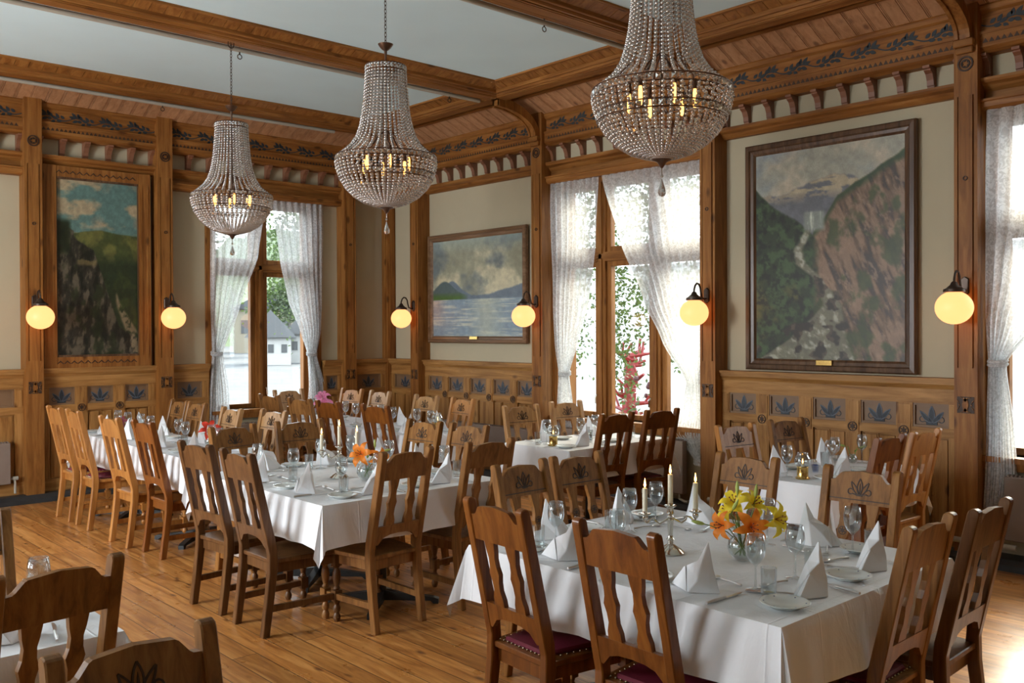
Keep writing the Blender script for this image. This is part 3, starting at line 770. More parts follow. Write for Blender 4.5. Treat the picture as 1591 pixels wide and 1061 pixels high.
def art_cliff(u, w):
    n = fbm(u * 6, w * 10, 41); f = fbm(u * 26, w * 50, 5); st = fbm(u * 14 - w * 12, w * 10 + u * 12, 44)
    c = np.ones(u.shape + (3,)) * np.array((.30, .40, .38)); c = mixc(c, (.55, .50, .40), sm(fbm(u * 3, w * 12, 42), .52, .66)); c = mixc(c, (.42, .43, .38), sm(fbm(u * 4, w * 9, 47), .55, .7))
    hz = .70 + .02 * np.exp(-((u - .55) / .2) ** 2) + .01 * (n - .5); m = sm(hz - w, 0, .008); c = mixc(c, (.22, .25, .13), m); c = mixc(c, (.33, .33, .17), m * sm(n, .48, .6)); c = mixc(c, (.10, .14, .08), m * sm(.60 - w, 0, .08) * .8)
    c = mixc(c, (.17, .21, .10), m * sm(.52 - w, 0, .04) * sm(n, .5, .6))
    lh = .74 - .30 * u - .35 * sm(u, .45, .75); lh = np.where(u < .22, .76 - .3 * u + .03 * n, lh); e = sm(lh - w - .03 * (n - .5), 0, .01)
    c = mixc(c, (.15, .14, .11), e); c = mixc(c, (.29, .27, .22), e * sm(st, .5, .6)); c = mixc(c, (.07, .08, .05), e * sm(st, .42, .33)); c = mixc(c, (.12, .15, .07), e * sm(n, .55, .65) * .8)
    m = sm(.2 - u, 0, .05) * sm(w, .56, .6) * sm(.78 - w, 0, .03); c = mixc(c, (.09, .12, .05), m * .9)
    m = sm(u, .24, .27) * sm(.50 - u, 0, .03) * sm(w, .50 + .02 * n, .515 + .02 * n) * sm(.545 + .03 * (fbm(u * 22, u * 0, 3) - .3) - w, 0, .01); c = mixc(c, (.36, .32, .20), m * .8)
    cx = np.interp(w, [0, .1, .2, .3, .36], [1.0, .95, .84, .74, .72]); m = sm(np.interp(w, [0, .2, .36], [.12, .07, .02]) - np.abs(u - cx), 0, .03) * sm(.37 - w, 0, .02) * sm(fbm(u * 14, w * 26, 66), .42, .55); c = mixc(c, (.40, .36, .28), m)
    return c * (.82 + .36 * f[..., None])
def painting(label, tf, ax, u0, u1, z0, z1, fr, art, fmat, flip, vb=-.02, carved=False, plate_=True, depth=.05):
    t = thing('painting', label, 'painting', tf((u0 + u1) / 2, 0, z0)); P = Vector(t.location)
    sh = lambda u, v, z: tuple(Vector(tf(u, v, z)) - P)
    d0 = vb - depth
    m = MB(sh)
    prof = [(0, vb), (0, d0 + .012), (.012, d0), (fr * .45, d0 - .004), (fr * .55, d0 + .012), (fr * .8, d0 + .018), (fr, d0 + .035), (fr, vb)]
    if not carved:
        cs = [(u0, z0, 1, 1), (u1, z0, -1, 1), (u1, z1, -1, -1), (u0, z1, 1, -1)]
        vs = []; fs = []; n = len(prof)
        for cu, cz, su, sz in cs:
            for p, v in prof: vs.append((cu + su * p, v, cz + sz * p))
        for k in range(4):
            for i in range(n):
                a, b = k * n + i, k * n + (i + 1) % n; c, d = ((k + 1) % 4) * n + (i + 1) % n, ((k + 1) % 4) * n + i
                fs.append((a, b, c, d))
        m.add(vs, fs); m.build('frame', fmat, t)
    else:
        m.box(u0, u0 + fr, d0, vb, z0, z1); m.box(u1 - fr, u1, d0, vb, z0, z1); m.box(u0 + fr, u1 - fr, d0 + .008, vb, z0, z0 + fr * .9); m.box(u0 + fr, u1 - fr, d0 + .008, vb, z1 - fr * .9, z1)
        for s in (u0 + fr * .25, u0 + fr * .75, u1 - fr * .25, u1 - fr * .75): m.box(s - .006, s + .006, d0 - .006, d0, z0 + fr, z1 - fr)
        fo = m.build('frame', fmat, t)
        for zz in (z0 + fr * .35, z1 - fr * .62):
            m = MB(sh); q = u0 + fr + .03
            while q < u1 - fr - .03:
                m.prism([(q - .034, zz), (q, zz + .034), (q + .034, zz), (q + .024, zz), (q, zz + .022), (q - .024, zz)], 1, d0 + .0035, d0 + .008); q += .068
            m.build('zigzag_carving', carve, fo)
        i0 = fr * .9; m = MB(sh); g = .022
        for a, b, c, d in ((u0 + i0, u1 - i0, z0 + i0, z0 + i0 + g), (u0 + i0, u1 - i0, z1 - i0 - g, z1 - i0), (u0 + i0, u0 + i0 + g, z0 + i0, z1 - i0), (u1 - i0 - g, u1 - i0, z0 + i0, z1 - i0)):
            m.box(a, b, d0 + .012, vb, c, d)
        m.build('inner_frame', frame_dark, t)
    a, b, c, d = u0 + fr * .95, u1 - fr * .95, z0 + fr * .95, z1 - fr * .95
    nu = 150; nz = max(60, int(nu * (d - c) / (b - a))); nz = min(nz, 230)
    U, W = np.meshgrid(np.linspace(0, 1, nu), np.linspace(0, 1, nz))
    C = np.clip(art(1 - U if flip else U, W), 0, 1)
    vs = [sh(a + (b - a) * i / (nu - 1), d0 + .034, c + (d - c) * j / (nz - 1)) for j in range(nz) for i in range(nu)]
    fs = [(j * nu + i, j * nu + i + 1, (j + 1) * nu + i + 1, (j + 1) * nu + i) for j in range(nz - 1) for i in range(nu - 1)]
    me = bpy.data.meshes.new('canvas'); me.from_pydata(vs, [], fs)
    at = me.color_attributes.new('Col', 'FLOAT_COLOR', 'POINT')
    lin = np.where(C <= .04045, C / 12.92, ((C + .055) / 1.055) ** 2.4)
    at.data.foreach_set('color', np.concatenate([lin.reshape(-1, 3), np.ones((nu * nz, 1))], 1).astype(np.float32).ravel())
    me.materials.append(canvas_mat); obj('canvas', me, t)
    m = MB(sh); m.box(a, b, d0 + .036, vb, c, d); m.build('backing_board', frame_dark, t)
    if plate_:
        m = MB(sh); cm = (u0 + u1) / 2; m.box(cm - .07, cm + .07, d0 - .006, d0 + .02, z0 + fr * .55, z0 + fr * .95); m.build('name_plate', brass, t)
painting('tall framed oil painting of a waterfall gorge on the right wall', TR, 1, 3.17, 4.70, 1.35, 3.33, .10, lambda u, w: art_gorge(u, w) * 1.25, frame_dark, True)
painting('wide framed oil painting of a grey lake and mountains near the corner', TR, 1, 7.55, 9.36, 1.55, 2.89, .085, lambda u, w: art_lake(u, w) * 1.3, brown_edge, True, vb=-.03)
painting('narrow oil painting of a rocky cliff in a carved pine frame', TB, 0, 2.83, 3.92, 1.335, 3.425, .125, lambda u, w: art_cliff(u, w) * 1.2, pine[2], False, vb=-.06, carved=True, plate_=False)

# ---------------------------------------------------------------- globe wall lamps
def sconce():
    t = thing('wall_lamp', 'x', 'lamp')
    m = MB(); m.prism([(-.028, -.05), (0, -.072), (.028, -.05), (.028, .05), (0, .072), (-.028, .05)], 1, -.022, 0); m.build('wall_plate', metal_dark, t, bevel=.004)
    pts = [(0, -.02, -.03), (0, -.05, -.035), (0, -.085, -.02), (0, -.10, .03), (0, -.108, .07), (0, -.13, .10), (0, -.16, .105), (0, -.185, .085), (0, -.20, .045), (0, -.20, .0)]
    m = MB(); m.tube(pts, .0085, 8); m.build('goose_neck', metal_dark, t, smooth=True)
    m = MB(); m.lathe([(.012, .03), (.022, .02), (.028, .005), (.055, -.018), (.072, -.026), (.074, -.045), (.06, -.048)], 20, (0, -.20, 0)); m.build('shade_cap', metal_dark, t, smooth=True)
    m = MB(); m.ball((0, -.20, -.158), .128, 28, 18, .93); m.build('globe', globe_mat, t, smooth=True)
    return t
sc0 = sconce(); first = True
S = [(2.72, YP - PD, 0, 'round opal wall lamp on the post left of the cliff painting'), (4.055, YP - PD, 0, 'round opal wall lamp on the post right of the cliff painting'),
     (9.49, XP - PD, 1, 'round opal wall lamp on the post left of the lake painting'), (7.25, XP - PD, 1, 'round opal wall lamp on the post between lake painting and birch window'),
     (5.015, XP - PD, 1, 'round opal wall lamp on the post left of the waterfall painting'), (2.75, XP - PD, 1, 'round opal wall lamp on the post right of the waterfall painting')]
for c, w, r, lab in S:
    loc = (c, w, 2.015) if not r else (w, c, 2.015); rz = 0 if not r else -PI / 2
    if first: sc0.location = loc; sc0.rotation_euler = (0, 0, rz); sc0['label'] = lab; sc0['group'] = 'globe wall lamps'; first = False
    else: dup(sc0, loc, rz, lab, 'globe wall lamps')

# ---------------------------------------------------------------- chandeliers
def chandelier(full=True):
    t = thing('chandelier', 'x', 'chandelier')
    # z is height above the floor, object origin on the floor line below the lamp
    UP = [(.128, 3.425), (.130, 3.36), (.135, 3.28), (.142, 3.20), (.152, 3.12), (.168, 3.04), (.192, 2.97), (.232, 2.91), (.285, 2.865), (.318, 2.84)]
    LO = [(.326, 2.80), (.318, 2.755), (.298, 2.70), (.262, 2.64), (.212, 2.59), (.150, 2.552), (.085, 2.53), (.05, 2.522)]
    def resample(pr, step):
        out = []; acc = 0; 
        seg = [math.hypot(b[0] - a[0], b[1] - a[1]) for a, b in zip(pr[:-1], pr[1:])]; L = sum(seg); n = int(L / step)
        for k in range(n + 1):
            d = L * k / n
            for (a, b), s in zip(zip(pr[:-1], pr[1:]), seg):
                if d <= s + 1e-9: out.append((a[0] + (b[0] - a[0]) * d / s, a[1] + (b[1] - a[1]) * d / s)); break
                d -= s
        return out
    for prof, n in ((UP, 36), (LO, 50)):
        m = MB()
        pr = resample(prof, .0196)
        for r, z in pr: m.ball((r, 0, z), .0093, 8, 6)
        me = m.mesh('bead_strand', crystal_mat, smooth=True, recalc=False, ang=180)
        for k in range(n):
            o = obj('bead_strand', me, t); o.rotation_euler = (0, 0, 2 * PI * (k + .5 * (prof is LO)) / n)
    for R, z, nn in ((.131, 3.415, 26), (.326, 2.825, 60), (.305, 2.715, 56)):
        m = MB(); m.torus((0, 0, z + .018), R, .0035, 48, 5); m.torus((0, 0, z - .018), R, .0035, 48, 5)
        rg = m.build('metal_ring', ring_metal, t, smooth=True)
        m = MB()
        for k in range(nn):
            a = 2 * PI * k / nn; c, s = math.cos(a), math.sin(a); h = .0115
            vs = [(R * c - s * x * h, R * s + c * x * h, z + y * h) for x, y in ((-1, -1), (1, -1), (1, 1), (-1, 1))] + [((R + .009) * c, (R + .009) * s, z), ((R - .006) * c, (R - .006) * s, z)]
            m.add(vs, [(0, 1, 4), (1, 2, 4), (2, 3, 4), (3, 0, 4), (1, 0, 5), (2, 1, 5), (3, 2, 5), (0, 3, 5)])
        m.build('square_crystals', crystal_mat, rg)
    m = MB()
    m.tube([(0, 0, 3.56), (0, 0, 2.60)], .007, 8)
    for k in range(6):
        a = k * PI / 3; c, s = math.cos(a), math.sin(a)
        m.tube([(0, 0, 3.02), (.06 * c, .06 * s, 2.98), (.10 * c, .10 * s, 2.92), (.14 * c, .14 * s, 2.91), (.155 * c, .155 * s, 2.89)], .005, 6)
        m.tube([(0, 0, 3.40), (.128 * c, .128 * s, 3.43)], .003, 5); m.tube([(0, 0, 2.86), (.325 * c, .325 * s, 2.843)], .003, 5)
        m.tube([(.131 * c, .131 * s, 3.40), (.155 * c, .155 * s, 3.10), (.20 * c, .20 * s, 2.95), (.325 * c, .325 * s, 2.84)], .003, 5)
        m.tube([(.326 * c, .326 * s, 2.81), (.30 * c, .30 * s, 2.70), (.21 * c, .21 * s, 2.59), (.05 * c, .05 * s, 2.52)], .003, 5)
    m.build('lamp_arms', ring_metal, t, smooth=True)
    for k in range(6):
        a = k * PI / 3 + .2; c, s = .155 * math.cos(a - .2), .155 * math.sin(a - .2)
        m = MB(); m.lathe([(.011, 2.895), (.013, 2.86), (.013, 2.835)], 10, (c, s, 0)); so = m.build('lamp_socket', ring_metal, t, smooth=True)
        m = MB(); m.lathe([(.003, 2.745), (.008, 2.752), (.0095, 2.77), (.0095, 2.82), (.007, 2.835)], 10, (c, s, 0)); m.build('bulb', bulb_mat, so, smooth=True)
    m = MB(); m.lathe([(.008, 3.50), (.010, 3.535), (.022, 3.542), (.035, 3.555), (.046, 3.57), (.05, 3.578), (.04, 3.572), (.006, 3.56)], 20); m.build('top_canopy', ring_metal, t, smooth=True)
    m = MB(); m.lathe([(.005, 2.475), (.014, 2.488), (.022, 2.502), (.05, 2.515), (.062, 2.527), (.06, 2.533), (.01, 2.54)], 24); bt = m.build('bottom_rosette', ring_metal, t, smooth=True)
    m = MB(); m.tube([(0, 0, 2.478), (0, 0, 2.44)], .003, 5); m.ball((0, 0, 2.437), .008, 8, 6)
    m.lathe([(.001, 2.425), (.006, 2.41), (.017, 2.375), (.019, 2.358), (.014, 2.345), (.001, 2.34)], 10); m.build('crystal_drop', crystal_mat, bt)
    # chain up to the beam
    m = MB(); z = 3.575; k = 0
    while z < 4.09:
        pts = [(.0075 * math.cos(a), 0, z + .014 + .016 * math.sin(a)) for a in [i * PI / 4 for i in range(9)]]
        if k % 2: pts = [(p[1], p[0], p[2]) for p in pts]
        m.tube(pts, .0023, 5); z += .0255; k += 1
    m.build('hanging_chain', metal_dark, t)
    m = MB(); pts = [(.028 * math.cos(a), 0, 4.088 + .028 * math.sin(a)) for a in [PI + i * PI / 6 for i in range(7)]]
    m.tube(pts, .004, 6); m.tube([(-.028, 0, 4.088), (-.028, 0, 4.12)], .004, 6); m.tube([(.028, 0, 4.088), (.028, 0, 4.12)], .004, 6); m.build('ceiling_hook', metal_dark, t)
    return t
ch0 = chandelier(); ch0.location = (3.47, 2.75, 0); ch0['group'] = 'crystal chandeliers'
ch0['label'] = 'largest-looking beaded crystal chandelier, rightmost, in front of the birch window'
dup(ch0, (3.47, 5.015, 0), .07, 'middle beaded crystal chandelier, hanging before the room corner', 'crystal chandeliers')
dup(ch0, (3.47, 7.25, 0), .19, 'leftmost, farthest beaded crystal chandelier, before the back window curtain', 'crystal chandeliers')

# ---------------------------------------------------------------- curtains
def curtain(label, tf, rows, v=-.06, nu=70, folds=9, amp=.022):
    """rows: list of (z, u_left, u_right) from top to bottom"""
    t = thing('curtain', label, 'curtain', tf((rows[0][1] + rows[0][2]) / 2, 0, 0), group='lace curtains'); P = Vector(t.location)
    sh = lambda u, w, z: tuple(Vector(tf(u, w, z)) - P)
    zs = []; n = 46
    ztop, zbot = rows[0][0], rows[-1][0]
    vs = []
    for j in range(n + 1):
        z = ztop + (zbot - ztop) * j / n
        for (z1, a1, b1), (z2, a2, b2) in zip(rows[:-1], rows[1:]):
            if z1 >= z >= z2 - 1e-6:
                q = (z1 - z) / (z1 - z2); q = q * q * (3 - 2 * q) * .35 + q * .65
                a, b = a1 + (a2 - a1) * q, b1 + (b2 - b1) * q; break
        W = abs(b - a); am = amp * (1.25 - min(1, W / .9) * .55)
        for i in range(nu + 1):
            s = i / nu
            ph = 2 * PI * folds * s + .6 * math.sin(3.1 * s + z)
            vs.append(sh(a + (b - a) * s + .006 * math.sin(ph * 1.0 + 1.4), v + am * math.sin(ph) + .4 * am * math.sin(2.3 * ph + 1) + .01 * math.sin(z * 4 + s * 5), z))
    fs = [(j * (nu + 1) + i, j * (nu + 1) + i + 1, (j + 1) * (nu + 1) + i + 1, (j + 1) * (nu + 1) + i) for j in range(n) for i in range(nu)]
    m = MB(); m.add(vs, fs); m.build('lace_panel', lace_mat, t, smooth=True, recalc=False, ang=180)
    # scalloped lace edging down the free side
    k = min(range(len(rows)), key=lambda i: abs(rows[i][2] - rows[i][1])); zt = rows[k][0]
    a, b = rows[k][1], rows[k][2]
    m = MB(sh); c = (a + b) / 2; r = abs(b - a) / 2 + .01
    for dz in (-.012, .012):
        pts = [(c + r * math.cos(q), v + .045 * math.sin(q), zt + dz + .01 * math.sin(q)) for q in [i * 2 * PI / 16 for i in range(17)]]
        m.tube(pts, .014, 6)
    m.build('tie_back', lace_mat, t, smooth=True)
    return t
# back window (u = x)
curtain('left lace curtain of the back window, hanging behind the leftmost chandelier', TB, [(3.29, 4.62, 5.32), (2.6, 4.62, 5.22), (2.0, 4.63, 4.98), (1.45, 4.645, 4.75), (1.0, 4.60, 4.83), (.55, 4.58, 4.86)], folds=7)
curtain('right lace curtain of the back window, beside the corner post', TB, [(3.29, 5.40, 6.10), (2.6, 5.50, 6.10), (2.1, 5.62, 6.09), (1.7, 5.79, 6.06), (1.42, 5.89, 5.99), (1.0, 5.90, 6.12), (.62, 5.86, 6.20)], folds=8)
# right wall windows (u = y); larger y is further left in the picture
curtain('left lace curtain of the birch window, beside the lake painting', TR, [(3.29, 6.46, 7.15), (2.6, 6.50, 7.15), (2.0, 6.62, 7.13), (1.55, 6.78, 7.08), (1.24, 6.90, 7.02), (.95, 6.85, 7.06), (.40, 6.82, 7.08)], folds=8)
curtain('right lace curtain of the birch window, beside the waterfall painting', TR, [(3.29, 5.09, 6.40), (2.6, 5.09, 6.16), (2.0, 5.10, 5.86), (1.6, 5.12, 5.62), (1.22, 5.18, 5.34), (.9, 5.10, 5.44), (.72, 5.10, 5.50), (.47, 5.11, 5.24)], folds=12)
curtain('lace curtain at the right edge of the photo, tied beside the tall post', TR, [(3.29, 1.55, 2.64), (2.6, 1.7, 2.65), (2.1, 2.0, 2.65), (1.75, 2.30, 2.64), (1.46, 2.52, 2.62), (1.0, 2.46, 2.64), (.67, 2.44, 2.65), (.40, 2.48, 2.66)], folds=10, v=-.08)

# ---------------------------------------------------------------- chairs
def ybk(z):
    pts = [(0, -.035), (.40, .015), (1.04, -.115)]
    for (a, p), (b, q) in zip(pts[:-1], pts[1:]):
        if z <= b + 1e-6: return p + (q - p) * (z - a) / (b - a)
    return pts[-1][1]
def chair(wm, pad):
    t = thing('dining_chair', 'x', 'chair')
    W = chair_woods[wm]
    def lean(x, y, z): return (x, y + ybk(z), z)
    for s in (-1, 1):
        m = MB(); c = s * .172
        poly = [(-.058, 0), (-.014, 0), (.018, .22), (.042, .40), (.034, .50), (-.088, 1.02), (-.094, 1.033), (-.112, 1.04), (-.13, 1.033), (-.133, 1.02), (-.012, .46), (-.014, .36), (-.034, .18)]
        m.prism(poly, 0, c - .02, c + .02); m.build('rear_post', W, t, bevel=.004)
        m = MB(); fy = .415; fx = s * .195
        m.box(fx - .023, fx + .023, fy - .023, fy + .023, .33, .40); m.box(fx - .023, fx + .023, fy - .023, fy + .023, .12, .185)
        m.lathe([(.013, .185), (.021, .195), (.014, .21), (.020, .235), (.025, .265), (.022, .295), (.014, .315), (.021, .325), (.016, .332)], 12, (fx, fy, 0))
        m.lathe([(.015, 0), (.021, .012), (.023, .03), (.014, .052), (.021, .064), (.023, .08), (.014, .10), (.020, .12)], 12, (fx, fy, 0))
        m.build('front_leg', W, t, smooth=True, ang=35)
        m = MB(); vs = [(s * .172, -.01, .135), (s * .195, fy, .135)]
        a, b = (s * .172 - .011, s * .172 + .011), (s * .195 - .011, s * .195 + .011)
        m.add([(a[0], .0, .135), (a[1], .0, .135), (b[1], fy, .135), (b[0], fy, .135), (a[0], .0, .17), (a[1], .0, .17), (b[1], fy, .17), (b[0], fy, .17)],
              [(0, 3, 2, 1), (4, 5, 6, 7), (0, 1, 5, 4), (1, 2, 6, 5), (2, 3, 7, 6), (3, 0, 4, 7)])
        m.build('side_stretcher', W, t)
        m = MB(lean); n = 9; L = []; R = []
        wv = [(.60, .031), (.63, .030), (.665, .019), (.70, .021), (.735, .030), (.765, .021), (.80, .019), (.83, .026), (.868, .031)]
        cx = s * .068
        L = [(cx - w, z) for z, w in wv]; R = [(cx + w, z) for z, w in wv]
        m.prism(R + L[::-1], 1, -.011, .011); sp = m.build('splat', W, t)
        m = MB(lean); ring(m, cx, 0, .735, .019, .002); [m.prism(leaf_poly(cx, .735, .017, .004, q * PI / 3, 5), 1, .011, .0125) for q in range(6)]
        for i, (x, y, z) in enumerate(m.v):
            if y < .0105: m.v[i] = (x, .0115 - y * .1, z)
        m.build('rosette_carving', carve, sp)
    m = MB()
    m.prism([(-.155, -.0), (.155, -.0), (.18, .02), (.225, .43), (.20, .452), (-.20, .452), (-.225, .43), (-.18, .02)], 2, .405, .43); m.build('seat', W, t, bevel=.004)
    m = MB(); m.prism([(-.152, .02), (.152, .02), (.19, .42), (-.19, .42)], 2, .345, .405); m.build('seat_frame', W, t)
    if pad:
        m = MB(); m.prism([(-.13, .035), (.13, .035), (.175, .40), (.165, .415), (-.165, .415), (-.175, .40)], 2, .425, .448)
        p = m.build('seat_pad', maroon, t, bevel=.008)
        p['label'] = 'maroon leather seat pad'
        m = MB(); m.ball((0, 0, 0), .005, 6, 4); nm = m.mesh('brass_nail', nail, smooth=True, ang=180)
        for (a, b), (c, d) in (((-.15, .03), (.15, .03)), ((-.15, .03), (-.19, .41)), ((.15, .03), (.19, .41))):
            for k in range(13):
                if k == 0 and a < 0 and c < a: continue
                if k == 0 and a > 0: continue
                o = obj('brass_nail', nm, p); o.location = (a + (c - a) * k / 12, b + (d - b) * k / 12, .433)
    m = MB(lean); top = [(.153, .868), (.153, .971), (.133, .973), (.124, .979), (.101, 1.006), (.092, 1.011), (0, 1.020)]
    m.prism(top + [(-x, z) for x, z in top[::-1][1:]], 1, -.014, .012); tr = m.build('top_rail', W, t)
    m = MB(lean); motif(m, 0, 0, .908, .078, .003, fill=False, lw=.03)
    m.v = [(x, .012 - y, z) for x, y, z in m.v]; m.build('leaf_carving', carve, tr)
    m = MB(lean); m.box(-.15, .15, .012, .0145, .884, .888); m.build('carved_line', carve, tr)
    m = MB(lean); low = [(.153, .60), (.153, .497), (.143, .492), (.13, .505), (.105, .532), (.06, .545), (0, .548)]
    m.prism(low + [(-x, z) for x, z in low[::-1]][1:], 1, -.013, .011); m.build('lower_rail', W, t)
    return t
protos = {}
used = {}
FACE = {'+y': 0, '-y': PI, '+x': -PI / 2, '-x': PI / 2}
def put_chair(kind, pad, top, face, label, group, jitter=0):
    key = (kind, pad)
    rz = FACE[face] + math.radians(jitter)
    dx, dy = -math.sin(rz) * -.115, math.cos(rz) * -.115
    loc = (top[0] - dx, top[1] - dy, 0)
    if key not in protos:
        c = chair(kind, pad); protos[key] = c
        c.location = loc; c.rotation_euler = (0, 0, rz); c['label'] = label; c['group'] = group
        return c
    return dup(protos[key], loc, rz, label, group)

# ---------------------------------------------------------------- tables and cloths
def tablecloth(label, x0, x1, y0, y1, drop, zt=.75, seed=1):
    t0 = Vector(((x0 + x1) / 2, (y0 + y1) / 2, 0))
    rnd = random.Random(seed); ph = [rnd.uniform(0, 6.28) for _ in range(6)]
    cols = []                                        # (edge point, outward dir, length, kind)
    corners = [(x0, y0, PI, 1.5 * PI), (x1, y0, 1.5 * PI, 2 * PI), (x1, y1, 0, .5 * PI), (x0, y1, .5 * PI, PI)]
    order = [0, 1, 2, 3]; K = 12
    for ci in order:
        cx, cy, a0, a1 = corners[ci]; nx, ny, _, _ = corners[(ci + 1) % 4]
        for k in range(K + 1):
            a = a0 + (a1 - a0) * k / K; rel = (a - a0) / (a1 - a0)
            L = drop / max(math.cos(rel * PI / 2), math.sin(rel * PI / 2))
            cols.append((cx, cy, math.cos(a), math.sin(a), L, math.sin(PI * rel)))
        M = 34; a = a1
        for k in range(1, M):
            s = k / M; cols.append((cx + (nx - cx) * s, cy + (ny - cy) * s, math.cos(a), math.sin(a), drop, 0))
    J = 9; vs = []; n = len(cols)
    for j in range(J + 1):
        t = j / J
        for i, (ex, ey, dx, dy, L, cf) in enumerate(cols):
            s = (ex + ey) * 9
            wob = (.010 * math.sin(s * 1.1 + ph[0]) + .008 * math.sin(s * 2.3 + ph[1]) + .004 * math.sin(s * 4.1 + ph[2])) * t
            flare = .27 * cf ** 1.5
            d = .006 + .03 * t + wob * (1 - cf) + flare * L * t * .8 + .035 * t * cf * math.cos(3 * 2 * math.asin(min(1, cf))) * .6
            if t == 0: d = 0.0
            zz = zt - L * t * math.sqrt(max(.2, 1 - (flare * .8) ** 2)) if t > 0 else zt
            if 0 < t: zz -= 0
            vs.append((ex + dx * d - t0.x, ey + dy * d - t0.y, zz))
    fs = [(j * n + i, j * n + (i + 1) % n, (j + 1) * n + (i + 1) % n, (j + 1) * n + i) for j in range(J) for i in range(n)]
    # top surface
    G = 24; o = len(vs)
    for b in range(G + 1):
        for a in range(G + 1):
            x = x0 + (x1 - x0) * a / G; y = y0 + (y1 - y0) * b / G
            e = min(a, G - a, b, G - b) > 0
            z = zt + (.0012 * math.sin(x * 7 + ph[3]) * math.sin(y * 6 + ph[4]) if e else 0)
            vs.append((x - t0.x, y - t0.y, z))
    fs += [(o + b * (G + 1) + a, o + b * (G + 1) + a + 1, o + (b + 1) * (G + 1) + a + 1, o + (b + 1) * (G + 1) + a) for b in range(G) for a in range(G)]
    m = MB(); m.add(vs, fs)
    c = m.build('tablecloth', linen, None, smooth=True, recalc=True, ang=60); c.location = t0
    tag(c, label, 'tablecloth', 'white tablecloths')
    return c
def table(label, x0, x1, y0, y1, legs=1):
    cx, cy = (x0 + x1) / 2, (y0 + y1) / 2
    t = thing('dining_table', label, 'table', (cx, cy, 0), 0, 'cloth-covered dining tables')
    hx, hy = (x1 - x0) / 2 - .012, (y1 - y0) / 2 - .012
    m = MB(); m.box(-hx, hx, -hy, hy, .715, .744); m.build('tabletop', chair_woods['brown'], t)
    offs = [(0, 0)] if legs == 1 else ([(-hx * .5, 0), (hx * .5, 0)] if hx > hy else [(0, -hy * .5), (0, hy * .5)])
    for ox, oy in offs:
        m = MB(); m.tube([(ox, oy, .03), (ox, oy, .715)], .03, 12); m.box(ox - .18, ox + .18, oy - .18, oy + .18, .69, .715); pl = m.build('pedestal', black_iron, t, smooth=True)
        m = MB()
        for k in range(4):
            a = PI / 4 + k * PI / 2; c, s = math.cos(a), math.sin(a)
            m.prism([(0, .085), (.33, .04), (.36, .03), (.36, .0), (.33, .0), (.31, .018), (0, .02)], 1, -.022, .022)
            nv = 14
            for i in range(len(m.v) - nv, len(m.v)):
                x, y, z = m.v[i]; m.v[i] = (ox + x * c - y * s, oy + x * s + y * c, z)
        m.build('pedestal_feet', black_iron, pl)
    return t

# ---------------------------------------------------------------- tableware prototypes
def one(name, mb, mat, cat, **kw):
    o = mb.build(name, mat, None, **kw); o['category'] = cat; return o
def proto_glass():
    m = MB(); m.lathe([(.0362, 0), (.034, .003), (.012, .006), (.0045, .012), (.0038, .05), (.0042, .085), (.010, .094), (.024, .108), (.034, .128), (.0375, .150), (.036, .175), (.031, .205), (.030, .205), (.035, .174), (.0365, .150), (.033, .129), (.023, .110), (.006, .097), (.0005, .096)], 24, close=False)
    return one('wine_glass', m, thin_glass, 'glass', smooth=True, recalc=False, ang=180)
def proto_tumbler():
    m = MB(); m.lathe([(.0005, 0), (.025, 0), (.0275, .004), (.028, .05), (.029, .104), (.0278, .104), (.0265, .05), (.025, .012), (.0005, .011)], 22, close=False)
    return one('tumbler', m, thin_glass, 'glass', smooth=True, recalc=False, ang=50)
def proto_plate():
    t = thing('bread_plate', 'x', 'plate')
    m = MB(); m.lathe([(.0005, .004), (.048, .004), (.052, .0), (.055, .004), (.072, .013), (.086, .017), (.087, .019), (.084, .020), (.070, .016), (.055, .009), (.0005, .008)], 36, close=False); m.build('plate_body', porcelain, t, smooth=True, recalc=True, ang=180)
    m = MB()
    for k in range(6): m.ball((.072 * math.cos(k * PI / 3), .072 * math.sin(k * PI / 3), .0165), .0035, 8, 4, .5)
    m.build('blue_rim_dots', blue_dec, t)
    return t
def proto_napkin(mirror=1):
    m = MB(); s = mirror
    P = {'a': (-.085 * s, .035, 0), 'b': (0, -.055, 0), 'c': (.085 * s, .03, 0), 'd': (0, .07, 0), 't': (.045 * s, .01, .192), 'tl': (.012 * s, -.012, .115), 'l': (-.05 * s, -.005, .085), 'ml': (-.035 * s, .04, .06), 'r': (.070 * s, .012, .085), 'f': (.03 * s, -.035, .045), 'bk': (.02 * s, .045, .11)}
    k = list(P); I = {q: i for i, q in enumerate(k)}
    F = ['abl', 'lbf', 'lft', 'ftr', 'fbc', 'frc', 'lt' 'bk', ]
    fs = [(I['a'], I['b'], I['l']), (I['b'], I['f'], I['l']), (I['l'], I['f'], I['tl']), (I['tl'], I['f'], I['t']), (I['f'], I['r'], I['t']), (I['b'], I['c'], I['f']), (I['c'], I['r'], I['f']), (I['t'], I['r'], I['bk']), (I['r'], I['c'], I['d'], I['bk']), (I['l'], I['tl'], I['bk'], I['ml']), (I['tl'], I['t'], I['bk']), (I['a'], I['l'], I['ml']), (I['a'], I['ml'], I['d']), (I['ml'], I['bk'], I['d']), (I['a'], I['d'], I['c'], I['b'])]
    m.add([P[q] for q in k], fs)
    # a loose flap folded to the side
    m.add([(.0 * s, -.056, .002), (-.125 * s, -.012, .002), (-.05 * s, -.012, .088), (-.06 * s, .04, .002)], [(0, 1, 2), (1, 3, 2), (3, 0, 2), (0, 3, 1)])
    me = m.mesh('folded_napkin', napkin_mat, bevel=.0025)
    o = obj('folded_napkin', me); o['category'] = 'napkin'; return o
